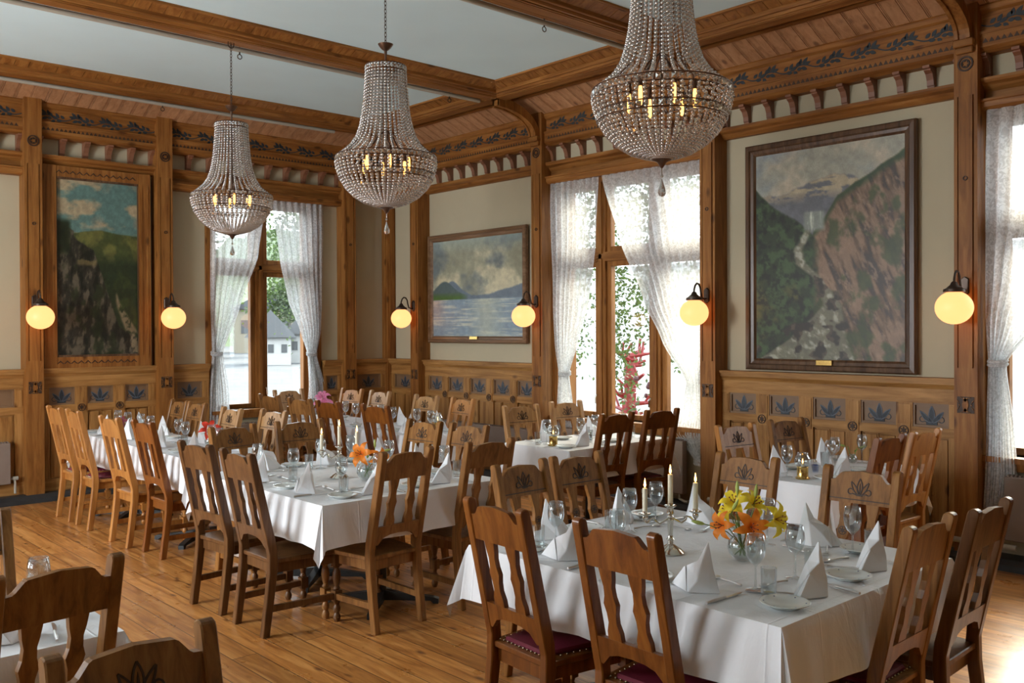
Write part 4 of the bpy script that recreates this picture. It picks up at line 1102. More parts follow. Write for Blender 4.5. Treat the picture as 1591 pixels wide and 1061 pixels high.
def proto_knife():
    t = thing('table_knife', 'x', 'knife')
    m = MB(); m.tube([(0, -.105, .006), (0, -.06, .007), (0, .005, .006)], [.005, .0065, .005], 8); m.build('handle', steel, t, smooth=True)
    m = MB(); m.prism([(-.004, .0), (.004, 0), (.008, .02), (.009, .07), (.004, .10), (-.004, .105)], 2, .004, .0058); m.build('blade', steel, t)
    return t
def proto_fork():
    t = thing('table_fork', 'x', 'fork')
    m = MB(); m.tube([(0, -.10, .004), (0, -.05, .008), (0, .02, .005), (0, .035, .004)], [.0055, .004, .003, .004], 8); m.build('handle', steel, t, smooth=True)
    m = MB(); m.box(-.011, .011, .033, .055, .004, .0055)
    for k in range(4): m.box(-.011 + k * .0063, -.008 + k * .0063, .055, .10, .004, .006)
    m.build('tines', steel, t)
    return t
def proto_spoon():
    t = thing('dessert_spoon', 'x', 'spoon')
    m = MB(); m.tube([(0, -.08, .004), (0, -.03, .007), (0, .03, .005)], [.005, .0035, .003], 8); m.build('handle', steel, t, smooth=True)
    m = MB(); m.ball((0, .05, .008), .016, 12, 6, .35)
    m.v = [(x, .05 + (y - .05) * 1.5, z) for x, y, z in m.v]; m.build('bowl', steel, t, smooth=True, ang=180)
    return t
TW = {'wine_glass': proto_glass(), 'tumbler': proto_tumbler(), 'bread_plate': proto_plate(), 'folded_napkin': proto_napkin(1), 'table_knife': proto_knife(), 'table_fork': proto_fork(), 'dessert_spoon': proto_spoon()}
TXT = {'wine_glass': ('clear stemmed wine glass, ', 'wine glasses'), 'tumbler': ('small clear water tumbler, ', 'water tumblers'), 'bread_plate': ('white bread plate, ', 'bread plates'),
       'folded_napkin': ('white folded linen napkin, ', 'folded napkins'), 'table_knife': ('steel knife, ', 'table knives'), 'table_fork': ('steel fork, ', 'table forks'), 'dessert_spoon': ('dessert spoon, ', 'dessert spoons')}
tw_used = set()
def put(kind, x, y, rz, where, z=.7515):
    src = TW[kind]; lab = TXT[kind][0] + where; grp = TXT[kind][1]
    if kind not in tw_used:
        tw_used.add(kind); src.location = (x, y, z); src.rotation_euler = (0, 0, rz); src['label'] = lab; src['group'] = grp; return src
    return dup(src, (x, y, z), rz, lab, grp)
rs = random.Random(3)
def setting(nx, ny, face, where, full=True, skip=()):
    """nx, ny = where the napkin stands; face = the direction the sitter looks"""
    rz = FACE[face]; c, s = math.cos(rz), math.sin(rz)
    def P(r, d): return nx + r * c - d * s, ny + r * s + d * c
    j = lambda a: rs.uniform(-a, a)
    def go(kind, r, d, a=0):
        if kind in skip: return
        x, y = P(r + j(.008), d + j(.008)); put(kind, x, y, rz + a + j(.12), where)
    if 'folded_napkin' not in skip:
        put('folded_napkin', nx, ny, rz + j(.25), where)
    go('bread_plate', -.215, .0)
    go('wine_glass', .14, .17); go('tumbler', .215, .13)
    go('table_knife', .125, -.02, -.1)
    if full:
        go('table_fork', -.10, .10, .35); go('dessert_spoon', .0, .17, 1.4)

# ---------------------------------------------------------------- centrepieces
def candelabrum(label, x, y, rz, z=.7515):
    t = thing('candelabrum', label, 'candelabrum', (x, y, z), rz, 'three-armed candelabra')
    m = MB(); m.lathe([(.060, 0), (.062, .006), (.052, .014), (.046, .02), (.030, .030), (.014, .040), (.012, .055), (.018, .06), (.011, .068), (.010, .08), (.013, .12), (.015, .145), (.009, .15), (.014, .158), (.009, .165), (.016, .172), (.013, .19), (.016, .20)], 20)
    m.build('stem', silver, t, smooth=True, ang=50)
    for s in (-1, 1):
        m = MB(); m.tube([(0, 0, .155), (s * .03, 0, .138), (s * .05, 0, .128), (s * .07, 0, .142), (s * .075, 0, .155), (s * .092, 0, .15), (s * .105, 0, .135), (s * .115, 0, .14), (s * .115, 0, .155)], .005, 8); m.build('arm', silver, t, smooth=True)
    for k, (dx, dz) in enumerate(((0, .195), (-.115, .165), (.115, .165))):
        m = MB(); m.lathe([(.008, -.02), (.014, -.01), (.012, .0), (.022, .006), (.028, .010), (.024, .013), (.012, .012), (.012, .022)], 16, (dx, 0, dz)); cu = m.build('candle_cup', silver, t, smooth=True, ang=50)
    hh = (.135, .11, .125)
    for k, (dx, dz) in enumerate(((0, .205), (-.115, .175), (.115, .175))):
        m = MB(); m.lathe([(.0108, 0), (.0105, hh[k] - .002), (.008, hh[k]), (.0005, hh[k] - .003)], 14, (dx, 0, dz)); ca = m.build('candle', wax, t, smooth=True, ang=50)
        zz = dz + hh[k]
        m = MB(); m.lathe([(.0005, zz + .002), (.0045, zz + .008), (.0055, zz + .014), (.0035, zz + .026), (.0005, zz + .042)], 8, (dx, 0, 0)); m.build('flame', flame_mat, ca, smooth=True, ang=180)
def flower(m_list, c, d, size, n=6, droop=.35):
    """six-petalled lily; c centre, d facing direction"""
    c = Vector(c); d = Vector(d).normalized(); a = d.cross(Vector((0, 0, 1)));
    if a.length < .1: a = Vector((1, 0, 0))
    a.normalize(); b = d.cross(a)
    m = MB()
    for k in range(n):
        an = 2 * PI * k / n + .2; e = a * math.cos(an) + b * math.sin(an); w = d.cross(e)
        prev = None; vs = []
        for i in range(7):
            t = i / 6; p = c + e * size * (t ** .85) * (1.0) + d * size * (.55 * math.sin(t * 2.2) - .55 * t * t * droop * 2)
            wd = size * .27 * math.sin(PI * min(.98, .12 + t * .88)) ** .8 * (1 if k % 2 else .8)
            vs += [p - w * wd + d * size * .03, p - d * size * .04, p + w * wd + d * size * .03]
        fs = []
        for i in range(6):
            for q in range(2): fs.append((i * 3 + q, i * 3 + q + 1, (i + 1) * 3 + q + 1, (i + 1) * 3 + q))
        m.add(vs, fs)
    st = MB()
    for k in range(5):
        an = 2 * PI * k / 5; e = a * math.cos(an) + b * math.sin(an)
        st.tube([c + d * size * .1, c + d * size * .45 + e * size * .14, c + d * size * .6 + e * size * .2], .0012, 5); st.ball(c + d * size * .62 + e * size * .2, .0035, 6, 4)
    return m, st
pet_or = plain('petal_orange', (.98, .30, .03), .5, noise=.12, nscale=30); pet_ye = plain('petal_yellow', (1.0, .80, .05), .5, noise=.08, nscale=30)
pet_rd = plain('petal_red', (.80, .06, .03), .5); pet_pk = plain('petal_pink', (.85, .30, .50), .5); pet_ma = plain('petal_maroon', (.25, .04, .06), .5)
for pm_ in (pet_or, pet_ye, pet_rd, pet_pk):
    nt = pm_.node_tree; b = nt.nodes['Principled BSDF']; tl = nt.nodes.new('ShaderNodeBsdfTranslucent'); ms = nt.nodes.new('ShaderNodeMixShader'); ms.inputs[0].default_value = .4
    tl.inputs['Color'].default_value = b.inputs['Base Color'].default_value
    nt.links.new(b.outputs[0], ms.inputs[1]); nt.links.new(tl.outputs[0], ms.inputs[2]); nt.links.new(ms.outputs[0], nt.nodes['Material Output'].inputs['Surface'])
stem_gr = plain('stem_green', (.14, .26, .04), .5); bud_gr = plain('bud_green', (.42, .50, .12), .5); stamen_m = plain('stamen_rust', (.25, .06, .02), .6)
water_mat = glass('vase_water', (.90, .94, .92), .08, .6)
def bouquet(label, x, y, flowers, buds, R=.062, z=.7515, vase_h=.11):
    t = thing('vase_of_flowers', label, 'flowers', (x, y, z))
    s = R / .062
    m = MB(); m.lathe([(.0005, 0), (.028, 0), (.034, .004), (.055, .028), (.062, .055), (.056, .082), (.040, .100), (.040, .108), (.044, .112), (.0425, .112), (.0385, .106), (.0385, .099), (.054, .080), (.060, .055), (.053, .030), (.030, .008), (.0005, .007)], 28, close=False)
    m.v = [(a * s, b * s, c * s) for a, b, c in m.v]; va = m.build('glass_vase', thin_glass, t, smooth=True, recalc=False, ang=180)
    m = MB(); m.lathe([(.0005, .009), (.030, .010), (.052, .030), (.059, .055), (.057, .066), (.0005, .066)], 24, close=False); m.v = [(a * s, b * s, c * s) for a, b, c in m.v]; m.build('water', water_mat, va, smooth=True, ang=50)
    for (fx, fy, fz), d, size, mat in flowers:
        m, st = flower(None, (fx, fy, fz), d, size * 1.12); f = m.build('lily', mat, t, smooth=True, recalc=False, ang=180)
        st.build('stamens', stamen_m, f)
        m = MB(); dv = Vector(d).normalized(); c = Vector((fx, fy, fz)); m.tube([c + dv * .004, c - dv * .03 + Vector((0, 0, -.01)), Vector((fx * .3, fy * .3, .09 * s)), Vector((-fx * .25, -fy * .25, .02))], .0026, 6); m.build('flower_stem', stem_gr, t, smooth=True)
    for (bx, by, bz), d in buds:
        c = Vector((bx, by, bz)); dv = Vector(d).normalized()
        m = MB(); m.tube([c, c + dv * .012, c + dv * .03, c + dv * .048, c + dv * .058], [.002, .0075, .0085, .005, .001], 8); b = m.build('bud', bud_gr, t, smooth=True)
        m = MB(); m.tube([c + dv * .002, c - dv * .02, Vector((bx * .4, by * .4, .12 * s)), Vector((-bx * .2, -by * .2, .03))], .0022, 6); m.build('flower_stem', stem_gr, t, smooth=True)
    for k in range(7 if len(flowers) > 1 else 3):
        a = k * 2.4; m = MB(); p0 = Vector((.01 * math.cos(a), .01 * math.sin(a), .12 * s)); e = Vector((math.cos(a), math.sin(a), .5)).normalized(); w = e.cross(Vector((0, 0, 1))).normalized()
        vs = []
        for i in range(6):
            q = i / 5; p = p0 + e * (.02 + .07 * q) + Vector((0, 0, -.02 * q * q)); wd = .008 * math.sin(PI * min(.97, .1 + .9 * q)); vs += [p - w * wd, p + w * wd]
        m.add(vs, [(2 * i, 2 * i + 1, 2 * i + 3, 2 * i + 2) for i in range(5)]); m.build('leaf', stem_gr, t, smooth=True, recalc=False, ang=180)
    return t
def candle_lamp(label, x, y, z=.7515):
    t = thing('candle_lamp', label, 'candle lamp', (x, y, z), group='brass candle lamps')
    m = MB(); m.lathe([(.044, 0), (.046, .006), (.038, .012), (.035, .016), (.035, .07), (.038, .076), (.034, .08), (.012, .078)], 24); m.build('brass_holder', brass, t, smooth=True, ang=40)
    m = MB(); m.lathe([(.034, .078), (.046, .09), (.052, .115), (.046, .14), (.034, .155), (.033, .163), (.036, .168), (.035, .168), (.032, .162), (.033, .154), (.045, .139), (.051, .115), (.045, .091), (.033, .079)], 24, close=False); m.build('glass_globe', thin_glass, t, smooth=True, recalc=False, ang=180)
    m = MB(); m.lathe([(.011, .075), (.011, .098), (.0005, .097)], 12); c = m.build('candle', wax, t, smooth=True, ang=40)
    m = MB(); m.lathe([(.0005, .099), (.004, .105), (.0045, .11), (.0005, .128)], 8); m.build('flame', flame_mat, c, smooth=True, ang=180)
def shaker(label, x, y, z=.7515, mat=None):
    t = thing('salt_shaker', label, 'shaker', (x, y, z))
    m = MB(); m.lathe([(.016, 0), (.018, .004), (.015, .03), (.012, .05), (.0005, .052)], 14); m.build('glass_body', mat or thin_glass, t, smooth=True, ang=50)
    m = MB(); m.lathe([(.013, .048), (.014, .055), (.012, .068), (.005, .073), (.0005, .074)], 14); m.build('steel_cap', silver, t, smooth=True, ang=60)
def sugar_pot(label, x, y, z=.7515):
    t = thing('condiment_pot', label, 'pot', (x, y, z))
    m = MB(); m.lathe([(.017, 0), (.020, .006), (.027, .045), (.029, .05), (.026, .05), (.018, .01), (.0005, .008)], 16, close=False); m.build('glass_cup', glass('pot_glass', (.7, .75, .85), .2, .7), t, smooth=True, ang=50)
    m = MB()
    for k in range(7):
        a = k * .9; m.box(.012 * math.cos(a) - .004, .012 * math.cos(a) + .004, .012 * math.sin(a) - .002, .012 * math.sin(a) + .002, .01, .052)
    m.build('sachets', salt_mat, t)

# ---------------------------------------------------------------- lay out the tables
T = {'T1': (2.65, 3.97, 1.62, 3.20), 'T2': (2.65, 3.97, 4.46, 6.03), 'T3a': (2.87, 3.50, 8.15, 9.28), 'T3b': (2.87, 3.55, 6.72, 8.0),
     'T4a': (4.95, 5.62, 8.05, 9.32), 'T4b': (4.95, 5.62, 6.72, 7.95), 'T5': (5.26, 6.52, 5.10, 5.86), 'T6': (5.20, 6.42, 2.86, 3.54), 'T7': (.05, 1.08, 3.05, 3.74)}
NM = {'T1': 'front table with yellow lilies', 'T2': 'middle table with orange lilies only', 'T3a': 'table under the cliff painting', 'T3b': 'red-flower table', 'T4a': 'pink-flower table',
      'T4b': 'table before the lake painting', 'T5': 'birch-window table', 'T6': 'table under the waterfall painting', 'T7': 'table cut off at lower left'}
for i, (k, b) in enumerate(T.items()):
    w = NM[k] + (', mostly hidden by its cloth')
    table('dining table, the ' + w, *b, legs=2 if k in ('T1', 'T2') else 1)
    tablecloth('white linen tablecloth on the ' + NM[k], *b, drop=.235 if k in ('T1', 'T2') else .25, seed=i)
CH = [
 ('red', 1, (2.42, 2.13), '+x', 'reddish-brown chair with maroon pad, left side of the front table, nearer of two', 'G1', 0),
 ('red', 1, (2.39, 2.73), '+x', 'reddish-brown chair with maroon pad, left side of the front table, farther of two', 'G1', -4),
 ('mid', 0, (3.23, 3.49), '-y', 'brown carved chair, far side of the front table, left of two', 'G1', 2),
 ('mid', 0, (3.66, 3.50), '-y', 'brown carved chair, far side of the front table, right of two', 'G1', -2),
 ('mid', 0, (4.30, 2.83), '-x', 'light brown carved chair right behind the yellow lilies of the front table', 'G1', 0),
 ('mid', 0, (4.28, 2.17), '-x', 'light brown carved chair behind the front table, right of the lilies', 'G1', 3),
 ('brown', 1, (3.31, 1.42), '+y', 'brown chair with maroon pad at the near right edge of the front table', 'G1', 1),
 ('dark', 0, (3.78, 1.39), '+y', 'dark brown plank-seat chair at the lower right edge of the photo', 'G1', 2),
 ('dark', 0, (2.365, 5.47), '+x', 'dark brown chair, left side of the middle table, farther of two', 'G2', 5),
 ('dark', 0, (2.37, 4.92), '+x', 'dark brown chair, left side of the middle table, nearer of two', 'G2', 0),
 ('brown', 0, (3.11, 4.30), '+y', 'brown chair at the near side of the middle table, left of two', 'G2', 4),
 ('brown', 0, (3.75, 4.31), '+y', 'brown chair at the near side of the middle table, right of two', 'G2', -1),
 ('mid', 0, (2.99, 6.27), '-y', 'light brown carved chair, far side of the middle table, left of two', 'G2', 8),
 ('brown', 0, (3.53, 6.28), '-y', 'brown carved chair, far side of the middle table, right of two', 'G2', -6),
 ('mid', 0, (4.21, 5.59), '-x', 'grey-brown carved chair, right side of the middle table, farther of two', 'G2', 4),
 ('brown', 0, (4.28, 5.15), '-x', 'brown carved chair, right side of the middle table, nearer of two', 'G2', 5),
 ('orange', 1, (2.58, 9.0), '+x', 'honey-coloured chair farthest left, beside the tall post, seat pad maroon', 'G3', 0),
 ('orange', 1, (2.59, 8.5), '+x', 'honey-coloured chair with maroon pad, second from the left post', 'G3', -2),
 ('orange', 0, (2.59, 7.61), '+x', 'honey-coloured chair, left side of the red-flower table, farther of two', 'G3', 2),
 ('red', 0, (2.65, 7.07), '+x', 'reddish-brown chair, left side of the red-flower table, nearer of two', 'G3', 0),
 ('brown', 0, (3.72, 8.93), '-x', 'brown chair against the dado below the left back post, farther of two', 'G3', 0),
 ('brown', 0, (3.72, 8.52), '-x', 'brown chair left of the back window curtain, nearer of two', 'G3', 0),
 ('pine', 0, (3.68, 7.70), '-x', 'pine chair with carved rail below the left lace curtain', 'G3', -1),
 ('pine', 0, (3.83, 7.22), '-x', 'pine chair with carved rail below the back window mullion', 'G3', 5),
 ('brown', 0, (4.70, 8.99), '+x', 'brown chair against the bright back window, farthest in its row', 'G4', 4),
 ('brown', 0, (4.67, 8.29), '+x', 'brown chair left of the pink flowers, back towards the window light', 'G4', 5),
 ('red', 0, (4.67, 7.76), '+x', 'reddish-brown chair right below the pink flowers', 'G4', 2),
 ('red', 0, (4.73, 7.04), '+x', 'reddish-brown chair between candelabrum and orange lilies, behind the middle table', 'G4', 5),
 ('orange', 0, (5.88, 9.20), '-x', 'honey chair with carved rail in front of the second back post', 'G4', 6),
 ('pine', 0, (5.89, 8.64), '-x', 'pale pine chair with carved rail in the room corner', 'G4', 0),
 ('pine', 0, (5.84, 7.72), '-x', 'pale pine chair below the left end of the lake painting', 'G4', 2),
 ('orange', 0, (5.84, 7.12), '-x', 'honey pine chair below the middle of the lake painting', 'G4', -4),
 ('pine', 0, (5.28, 9.63), '-y', 'pine chair at the head of the table, half hidden by pink flowers', 'G4', 0),
 ('pine', 0, (5.66, 6.10), '-y', 'pale pine chair, far side of the birch-window table, left of two', 'G5', -9),
 ('pine', 0, (6.27, 6.13), '-y', 'pine chair, far side of the birch-window table, by the left curtain', 'G5', -7),
 ('red', 0, (5.69, 4.97), '+y', 'reddish-brown chair, near side of the birch-window table, left of two', 'G5', -3),
 ('red', 1, (6.22, 4.93), '+y', 'reddish-brown chair with maroon pad before the birch window, right of two', 'G5', -8),
 ('orange', 0, (5.61, 3.80), '-y', 'honey chair with carved rail beside the post right of the birch window', 'G6', -9),
 ('brown', 0, (6.21, 3.76), '-y', 'brown chair against the dado under the waterfall painting', 'G6', -9),
 ('red', 0, (5.70, 2.70), '+y', 'reddish-brown chair, near side of the right rear table, left of two', 'G6', 0),
 ('orange', 0, (6.17, 2.68), '+y', 'honey-coloured chair beside the right-hand post, lit from the side', 'G6', -2),
 ('brown', 0, (.84, 2.89), '+y', 'brown chair back in the lower left, in front of its cloth-covered table', 'G7', 8),
 ('brown', 0, (.76, 2.10), '-y', 'brown chair with carved leaf cut off by the bottom left frame edge', 'G7', 3),
 ('brown', 0, (.78, 3.96), '-y', 'brown chair of which only a post shows at the left frame edge', 'G7', 0),
]
GR = {'G1': 'chairs around the front table', 'G2': 'chairs around the middle table', 'G3': 'chairs along the left row of tables', 'G4': 'chairs around the tables in the far corner', 'G5': 'chairs at the birch-window table', 'G6': 'chairs under the waterfall painting', 'G7': 'chairs at the lower left table'}
for k, pad, top, face, lab, g, j in CH: put_chair(k, pad, top, face, lab, GR[g], j)

def W(tn, seat): return NMS[tn] + ', ' + seat
NMS = {'T1': 'front table', 'T2': 'middle table', 'T3a': 'cliff-painting table', 'T3b': 'red-flower table', 'T4a': 'pink-flower table', 'T4b': 'lake-painting table', 'T5': 'birch-window table', 'T6': 'waterfall-painting table', 'T7': 'lower left table'}
for x, y, f, s in ((2.80, 2.06, '+x', 'left side, nearer seat'), (2.78, 2.72, '+x', 'left side, farther seat'), (3.03, 3.05, '-y', 'far side, left seat'), (3.51, 3.05, '-y', 'far side, right seat'),
                   (3.79, 2.76, '-x', 'far right side, farther seat'), (3.79, 2.14, '-x', 'far right side, nearer seat'), (3.07, 1.74, '+y', 'near right side, left seat'), (3.57, 1.76, '+y', 'near right side, right seat')):
    setting(x, y, f, W('T1', s))
for x, y, f, s in ((2.79, 4.90, '+x', 'left side, nearer seat'), (2.79, 5.48, '+x', 'left side, farther seat'), (3.09, 4.60, '+y', 'near side, left seat'), (3.62, 4.61, '+y', 'near side, right seat'),
                   (3.06, 5.90, '-y', 'far side, left seat'), (3.50, 5.84, '-y', 'far side, right seat'), (3.81, 5.58, '-x', 'right side, farther seat'), (3.82, 5.12, '-x', 'right side, nearer seat')):
    setting(x, y, f, W('T2', s))
for tn, ys, cx in (('T3a', (8.98, 8.42), 0), ('T3b', (7.68, 7.02), 0), ('T4a', (9.0, 8.32), 1), ('T4b', (7.66, 7.04), 1)):
    b = T[tn]
    for yy, q in zip(ys, ('farther', 'nearer')):
        setting(b[0] + .14, yy, '+x', W(tn, 'left side, %s seat' % q), False, ('tumbler',) if tn[1] == '4' else ())
        setting(b[1] - .14, yy, '-x', W(tn, 'right side, %s seat' % q), False, ('tumbler',))
for x, y, f, s in ((5.60, 5.26, '+y', 'near side, left seat'), (6.16, 5.27, '+y', 'near side, right seat'), (5.58, 5.70, '-y', 'far side, left seat'), (6.18, 5.71, '-y', 'far side, right seat')): setting(x, y, f, W('T5', s), False)
for x, y, f, s in ((5.66, 3.00, '+y', 'near side, left seat'), (6.14, 3.01, '+y', 'near side, right seat'), (5.50, 3.40, '-y', 'far side, left seat'), (6.12, 3.40, '-y', 'far side, right seat')): setting(x, y, f, W('T6', s), False)
for x, y, f, s in ((.78, 3.20, '+y', 'near side'), (.70, 3.56, '-y', 'far side')): setting(x, y, f, W('T7', s), False)

candelabrum('silver three-armed candelabrum with lit candles on the front table', 3.18, 2.48, YAW * -1 + .2)
candelabrum('silver three-armed candelabrum with lit candles on the middle table', 3.23, 5.22, YAW * -1)
to = Vector((-cR.x * 0 - fw.x, -fw.y, 0)).normalized(); rr_ = Vector((cR.x, cR.y, 0)).normalized()
def off(r, f_, z): v = rr_ * r - to * -f_; v = rr_ * r + to * f_; return (v.x, v.y, z)
def dirv(r, f_, z): v = rr_ * r + to * f_; return (v.x, v.y, z)
bouquet('glass bowl of orange and yellow lilies on the front table', 3.30, 2.20,
        [(off(.022, .05, .150), dirv(.1, 1, .15), .072, pet_or), (off(-.082, .02, .150), dirv(-.7, .5, .1), .060, pet_or), (off(-.03, .0, .235), dirv(-.3, .5, .6), .062, pet_ye),
         (off(.045, -.02, .225), dirv(.4, .5, .5), .064, pet_ye), (off(.125, .02, .175), dirv(.6, .7, .1), .070, pet_ye), (off(-.035, -.05, .19), dirv(-.5, .2, .5), .06, pet_ye)],
        [(off(-.02, 0, .275), (0, 0, 1)), (off(.055, 0, .26), (.2, 0, 1)), (off(-.16, .02, .155), dirv(-1, 0, .25)), (off(-.05, .04, .215), dirv(.4, .4, 1))])
bouquet('glass bowl of orange lilies on the middle table', 3.30, 5.00,
        [(off(-.03, .02, .17), dirv(-.3, .8, .3), .078, pet_or), (off(.075, .02, .145), dirv(.5, .7, .1), .068, pet_or)], [(off(.10, 0, .19), dirv(1, 0, .2)), (off(.05, 0, .21), (0, 0, 1))], .068)
bouquet('glass with red lily on the left row of tables', 3.34, 7.42, [(off(.0, 0, .13), dirv(.2, .6, .4), .085, pet_rd), (off(.06, 0, .10), dirv(.8, .4, .2), .06, pet_rd)], [], .045)
bouquet('small glass with dark red flower, under the cliff painting', 3.08, 8.72, [(off(.0, 0, .12), dirv(0, .6, .4), .06, pet_ma)], [], .04)
bouquet('glass with pink lilies near the back window', 5.22, 8.72, [(off(-.02, 0, .17), dirv(-.2, .7, .4), .10, pet_pk), (off(.04, 0, .12), dirv(.6, .6, .2), .09, pet_pk), (off(-.02, .02, .24), dirv(0, .6, .7), .08, pet_pk)], [], .045)
bouquet('small bottle vase with two pale buds under the waterfall painting', 6.24, 3.24, [], [(off(-.05, 0, .12), dirv(-.8, 0, .2)), (off(.05, 0, .11), dirv(.8, 0, .15))], .035)
candle_lamp('brass candle lamp with glass globe, nearest the room corner', 5.38, 8.14)
candle_lamp('brass candle lamp with glass globe, on the table before the lake painting', 5.42, 7.0)
candle_lamp('brass candle lamp with glass globe on the birch-window table', 5.40, 5.42)
candle_lamp('brass candle lamp with glass globe on the waterfall-painting table', 5.36, 3.12)
shaker('salt shaker on the lake-painting table, left of two', 5.36, 7.32); shaker('pepper shaker on the lake-painting table, right of two', 5.41, 7.27, mat=plain('pepper', (.12, .12, .11), .4))
sugar_pot('small glass pot of blue sachets on the birch-window table', 5.83, 5.44)
sugar_pot('small glass pot of blue sachets on the waterfall-painting table', 5.66, 3.20)
shaker('salt shaker on the waterfall-painting table', 5.78, 3.27)
shaker('dark glass shaker on the birch-window table', 5.91, 5.48, mat=plain('dark_glass', (.03, .03, .03), .1))

# ---------------------------------------------------------------- outdoors
gm = plain('gravel_road', (.052, .058, .064), .9, noise=.25, nscale=.7); gw = plain('pale_wall', (.135, .135, .137), .9); gr = plain('lawn', (.105, .09, .052), .9, noise=.2, nscale=2)
mb = MB(); mb.box(-60, 120, 10.62, 140, -.75, -.7); mb.box(7.55, 120, -60, 10.62, -.75, -.7); g = struct('ground', mb, gm)
mb = MB(); mb.box(7.6, 14, -8, 14.0, -.7, -.66); struct('lawn', mb, gr)
# wooded hillside closing the view beyond the village
vs = []; fs = []; nx_, ny_ = 60, 16
for j in range(ny_ + 1):
    for i in range(nx_ + 1):
        x = -20 + 190 * i / nx_; q = j / ny_; y = 128 + 90 * q
        vs.append((x, y, -2 + (30 + 9 * math.sin(x * .045 + .6) + 4 * math.sin(x * .13)) * math.sin(q * PI / 2) + 2.2 * math.sin(x * 1.7 + j * 2.1) * math.sin(j * 1.3 + x * .6)))
for j in range(ny_):
    for i in range(nx_): a = j * (nx_ + 1) + i; fs.append((a, a + 1, a + nx_ + 2, a + nx_ + 1))
mb = MB(); mb.add(vs, fs); hm = mb.build('hillside', plain('forest_slope', (.070, .098, .052), .9, noise=.45, nscale=.16, bump=.8, bscale=.5), None, smooth=True, recalc=False, ang=180); hm['kind'] = 'structure'
# pale terrace with curved edge outside the back window
pts = [(-14, 10.7), (16, 10.7)] + [(16 - .75 * k, 14.5 + 3.8 * math.sin(k * .21 + .9) ** 2) for k in range(0, 41)]
mb = MB(); mb.prism(pts, 2, -.7, -.64); o = mb.build('terrace', gw); tag(o, 'pale terrace slab with a curved edge outside the back window', 'terrace')
def house(label, x, y, w, d, h, roofh, wallc, roofc, rz=0, z0=-.7):
    t = thing('house', label, 'house', (x, y, z0), rz)
    m = MB(); m.box(-w / 2, w / 2, -d / 2, d / 2, 0, h); wa = m.build('walls', wallc, t)
    m = MB(); m.prism([(-w / 2 - .4, h), (w / 2 + .4, h), (0, h + roofh)], 1, -d / 2 - .4, d / 2 + .4); m.build('roof', roofc, t)
    m = MB()
    for k in range(3): m.box(-w / 2 + w * (k + .5) / 3 - w * .07, -w / 2 + w * (k + .5) / 3 + w * .07, -d / 2 - .06, -d / 2, h * .45, h * .75)
    m.build('house_windows', plain('house_glass', (.05, .055, .06), .2), wa)
rg_ = plain('roof_grey', (.032, .036, .042), .8, noise=.1); rp_ = plain('roof_pale', (.075, .078, .082), .8); hw = plain('house_white', (.30, .30, .29), .8)
house('low white house with grey roof, left pane of back window', 31.5, 77, 7, 5, 2.4, 1.5, hw, rg_, -.45)
house('white gabled house in the middle of the right pane, back window', 31.6, 60, 2.7, 4, 1.9, 1.9, hw, rp_, -.5)
house('twin white gabled house just right of the other gabled one', 35.6, 62, 2.7, 4, 2.1, 2.0, hw, rp_, -.5)
house('cream house on the slope above the gabled houses', 47.5, 92, 6, 5, 4.6, 2.0, plain('house_cream', (.18, .16, .12), .8), rg_, -.4)
house('white house with grey roof at the left end of the village', 33, 99, 6, 5, 4.4, 2.0, hw, rg_, -.3)
mb = MB(); mb.box(17, 17.4, -14, 22, -.7, 3.2); o = mb.build('garden_wall', plain('white_render', (.42, .42, .42), .9)); tag(o, 'long white building wall seen through the birch window', 'wall')
leafm = plain('birch_leaves', (.065, .10, .03), .6, noise=.35, nscale=3); bark = plain('birch_bark', (.1, .095, .085), .8, noise=.3, nscale=6); leafg = plain('tree_leaves', (.05, .072, .032), .7, noise=.4, nscale=1)
for mm in (leafm, leafg):
    nt = mm.node_tree; b = nt.nodes['Principled BSDF']; tl = nt.nodes.new('ShaderNodeBsdfTranslucent'); ms = nt.nodes.new('ShaderNodeMixShader'); ms.inputs[0].default_value = .55
    tl.inputs['Color'].default_value = (.06, .10, .028, 1)
    nt.links.new(b.outputs[0], ms.inputs[1]); nt.links.new(tl.outputs[0], ms.inputs[2]); nt.links.new(ms.outputs[0], nt.nodes['Material Output'].inputs['Surface'])
def leaves(mb, c, n, r, s, rnd):
    for _ in range(n):
        p = Vector(c) + Vector((rnd.gauss(0, r[0]), rnd.gauss(0, r[1]), rnd.gauss(0, r[2])))
        a = Vector((rnd.uniform(-1, 1), rnd.uniform(-1, 1), rnd.uniform(-1, 1))).normalized(); b = a.cross(Vector((rnd.uniform(-1, 1), rnd.uniform(-1, 1), 1))).normalized()
        mb.add([p - a * s, p - b * s * .6, p + a * s, p + b * s * .6], [(0, 1, 2, 3)])
def birch(label, x, y, strands, h, seed):
    rnd = random.Random(seed)
    t = thing('birch_tree', label, 'tree', (x, y, -.64))
    m = MB(); m.tube([(0, 0, 0), (.1, .05, 2.2), (0, .1, 4.5), (.1, 0, h)], [.16, .13, .1, .04], 10); m.build('trunk', bark, t, smooth=True)
    m = MB()
    for sx, sy, z0, z1, dens in strands:
        top = Vector((sx - x, sy - y, z0 + .7)); L = z0 - z1
        for k in range(int(L * dens)):
            f = k / (L * dens); wd = .22 * (1 - f * .75) + .03
            leaves(m, (top.x, top.y, top.z - L * f), 2, (wd, wd, .05), .035, rnd)
    m.build('hanging_foliage', leafm, t, recalc=False)
st = []
rnd = random.Random(5)
for k in range(46):
    yy = rnd.uniform(6.4, 11.5); xx = rnd.uniform(8.9, 10.6); lowz = rnd.choice([2.4, 2.0, 1.6, 2.6, 2.8, 1.2])
    st.append((xx, yy, 4.6, lowz, 46))
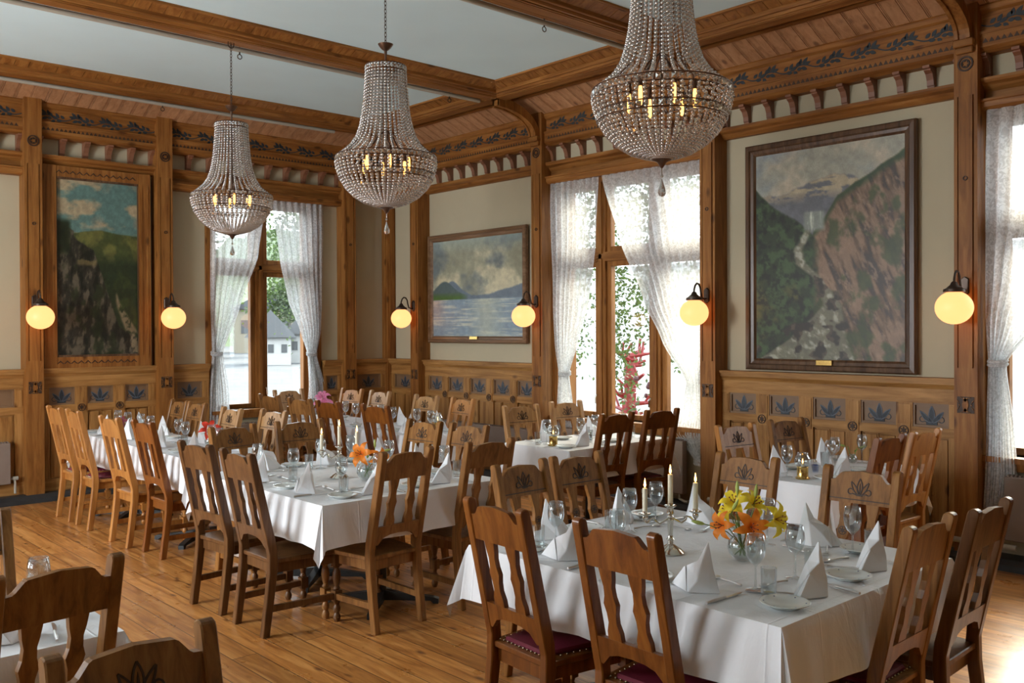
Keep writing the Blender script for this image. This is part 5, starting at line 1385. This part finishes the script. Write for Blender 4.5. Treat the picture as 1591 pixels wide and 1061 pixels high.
for yy, lowz in ((8.55, .75), (8.15, .45), (8.35, 1.0), (7.45, 1.1), (7.8, 1.5), (9.3, .9), (9.7, .6), (10.1, .5), (6.3, .4), (6.1, .8)): st.append((9.6, yy, 4.4, lowz, 95))
birch('weeping birch with hanging green leaves outside the side window', 10.4, 12.4, st, 6.5, 3)
def bush_tree(label, x, y, h, r, seed, mat=leafg, n=2200, ls=.22):
    rnd = random.Random(seed); t = thing('tree', label, 'tree', (x, y, -.7))
    m = MB(); m.tube([(0, 0, 0), (0, .1, h * .5), (.1, 0, h * .8)], [.2, .14, .05], 8); m.build('trunk', bark, t, smooth=True)
    m = MB(); leaves(m, (0, 0, h * .68), n, (r * .5, r * .5, h * .17), ls * max(1, r / 4), rnd); m.build('foliage', mat, t, recalc=False)
labs = ['broad green tree behind the long low house', 'green tree behind the twin gabled houses', 'rightmost green tree beyond the back window', 'leftmost green tree beyond the back window', 'tall tree on the far slope, right', 'tall tree on the far slope, left', 'tall tree on the far slope, middle']
for i, (x, y, h, r) in enumerate(((41, 106, 9, 3.0), (43, 78, 8, 2.8), (60, 92, 12, 3.5), (25, 88, 11, 3.2), (72, 128, 24, 6.5), (36, 128, 22, 6.5), (54, 128, 26, 6.5))):
    bush_tree(labs[i], x, y, h, r, i)
bush_tree('slender birch crown close outside the back window, right pane', 13.0, 20.5, 6.8, 1.5, 33, leafm, 5200, .045)
red = plain('red_sculpture_paint', (.20, .009, .012), .5)
t = thing('garden_sculpture', 'red branching garden sculpture outside the birch window', 'sculpture', (11.0, 9.35, -.7))
m = MB(); rnd = random.Random(11); m.tube([(0, 0, 0), (0, 0, 1.9)], .09, 8)
for k in range(34):
    z = rnd.uniform(.3, 2.0); a = rnd.uniform(0, 6.28); L = rnd.uniform(.2, .62) * (1.1 - z * .25); e = Vector((math.cos(a), math.sin(a), rnd.uniform(-.1, .5)))
    p = Vector((0, 0, z)); m.tube([p, p + e * L * .5, p + e * L], [.05, .035, .02], 6); m.tube([p + e * L * .6, p + e * L * .6 + Vector((rnd.uniform(-.15, .15), rnd.uniform(-.15, .15), .2))], .02, 5)
m.build('red_branches', red, t)
m = MB()
for k in range(16):
    z = rnd.uniform(.3, 1.8); a = rnd.uniform(0, 6.28); m.ball((.3 * math.cos(a), .3 * math.sin(a), z), .045, 6, 4)
m.build('dark_fruits', plain('dark_fruit', (.08, .03, .04), .5), t)
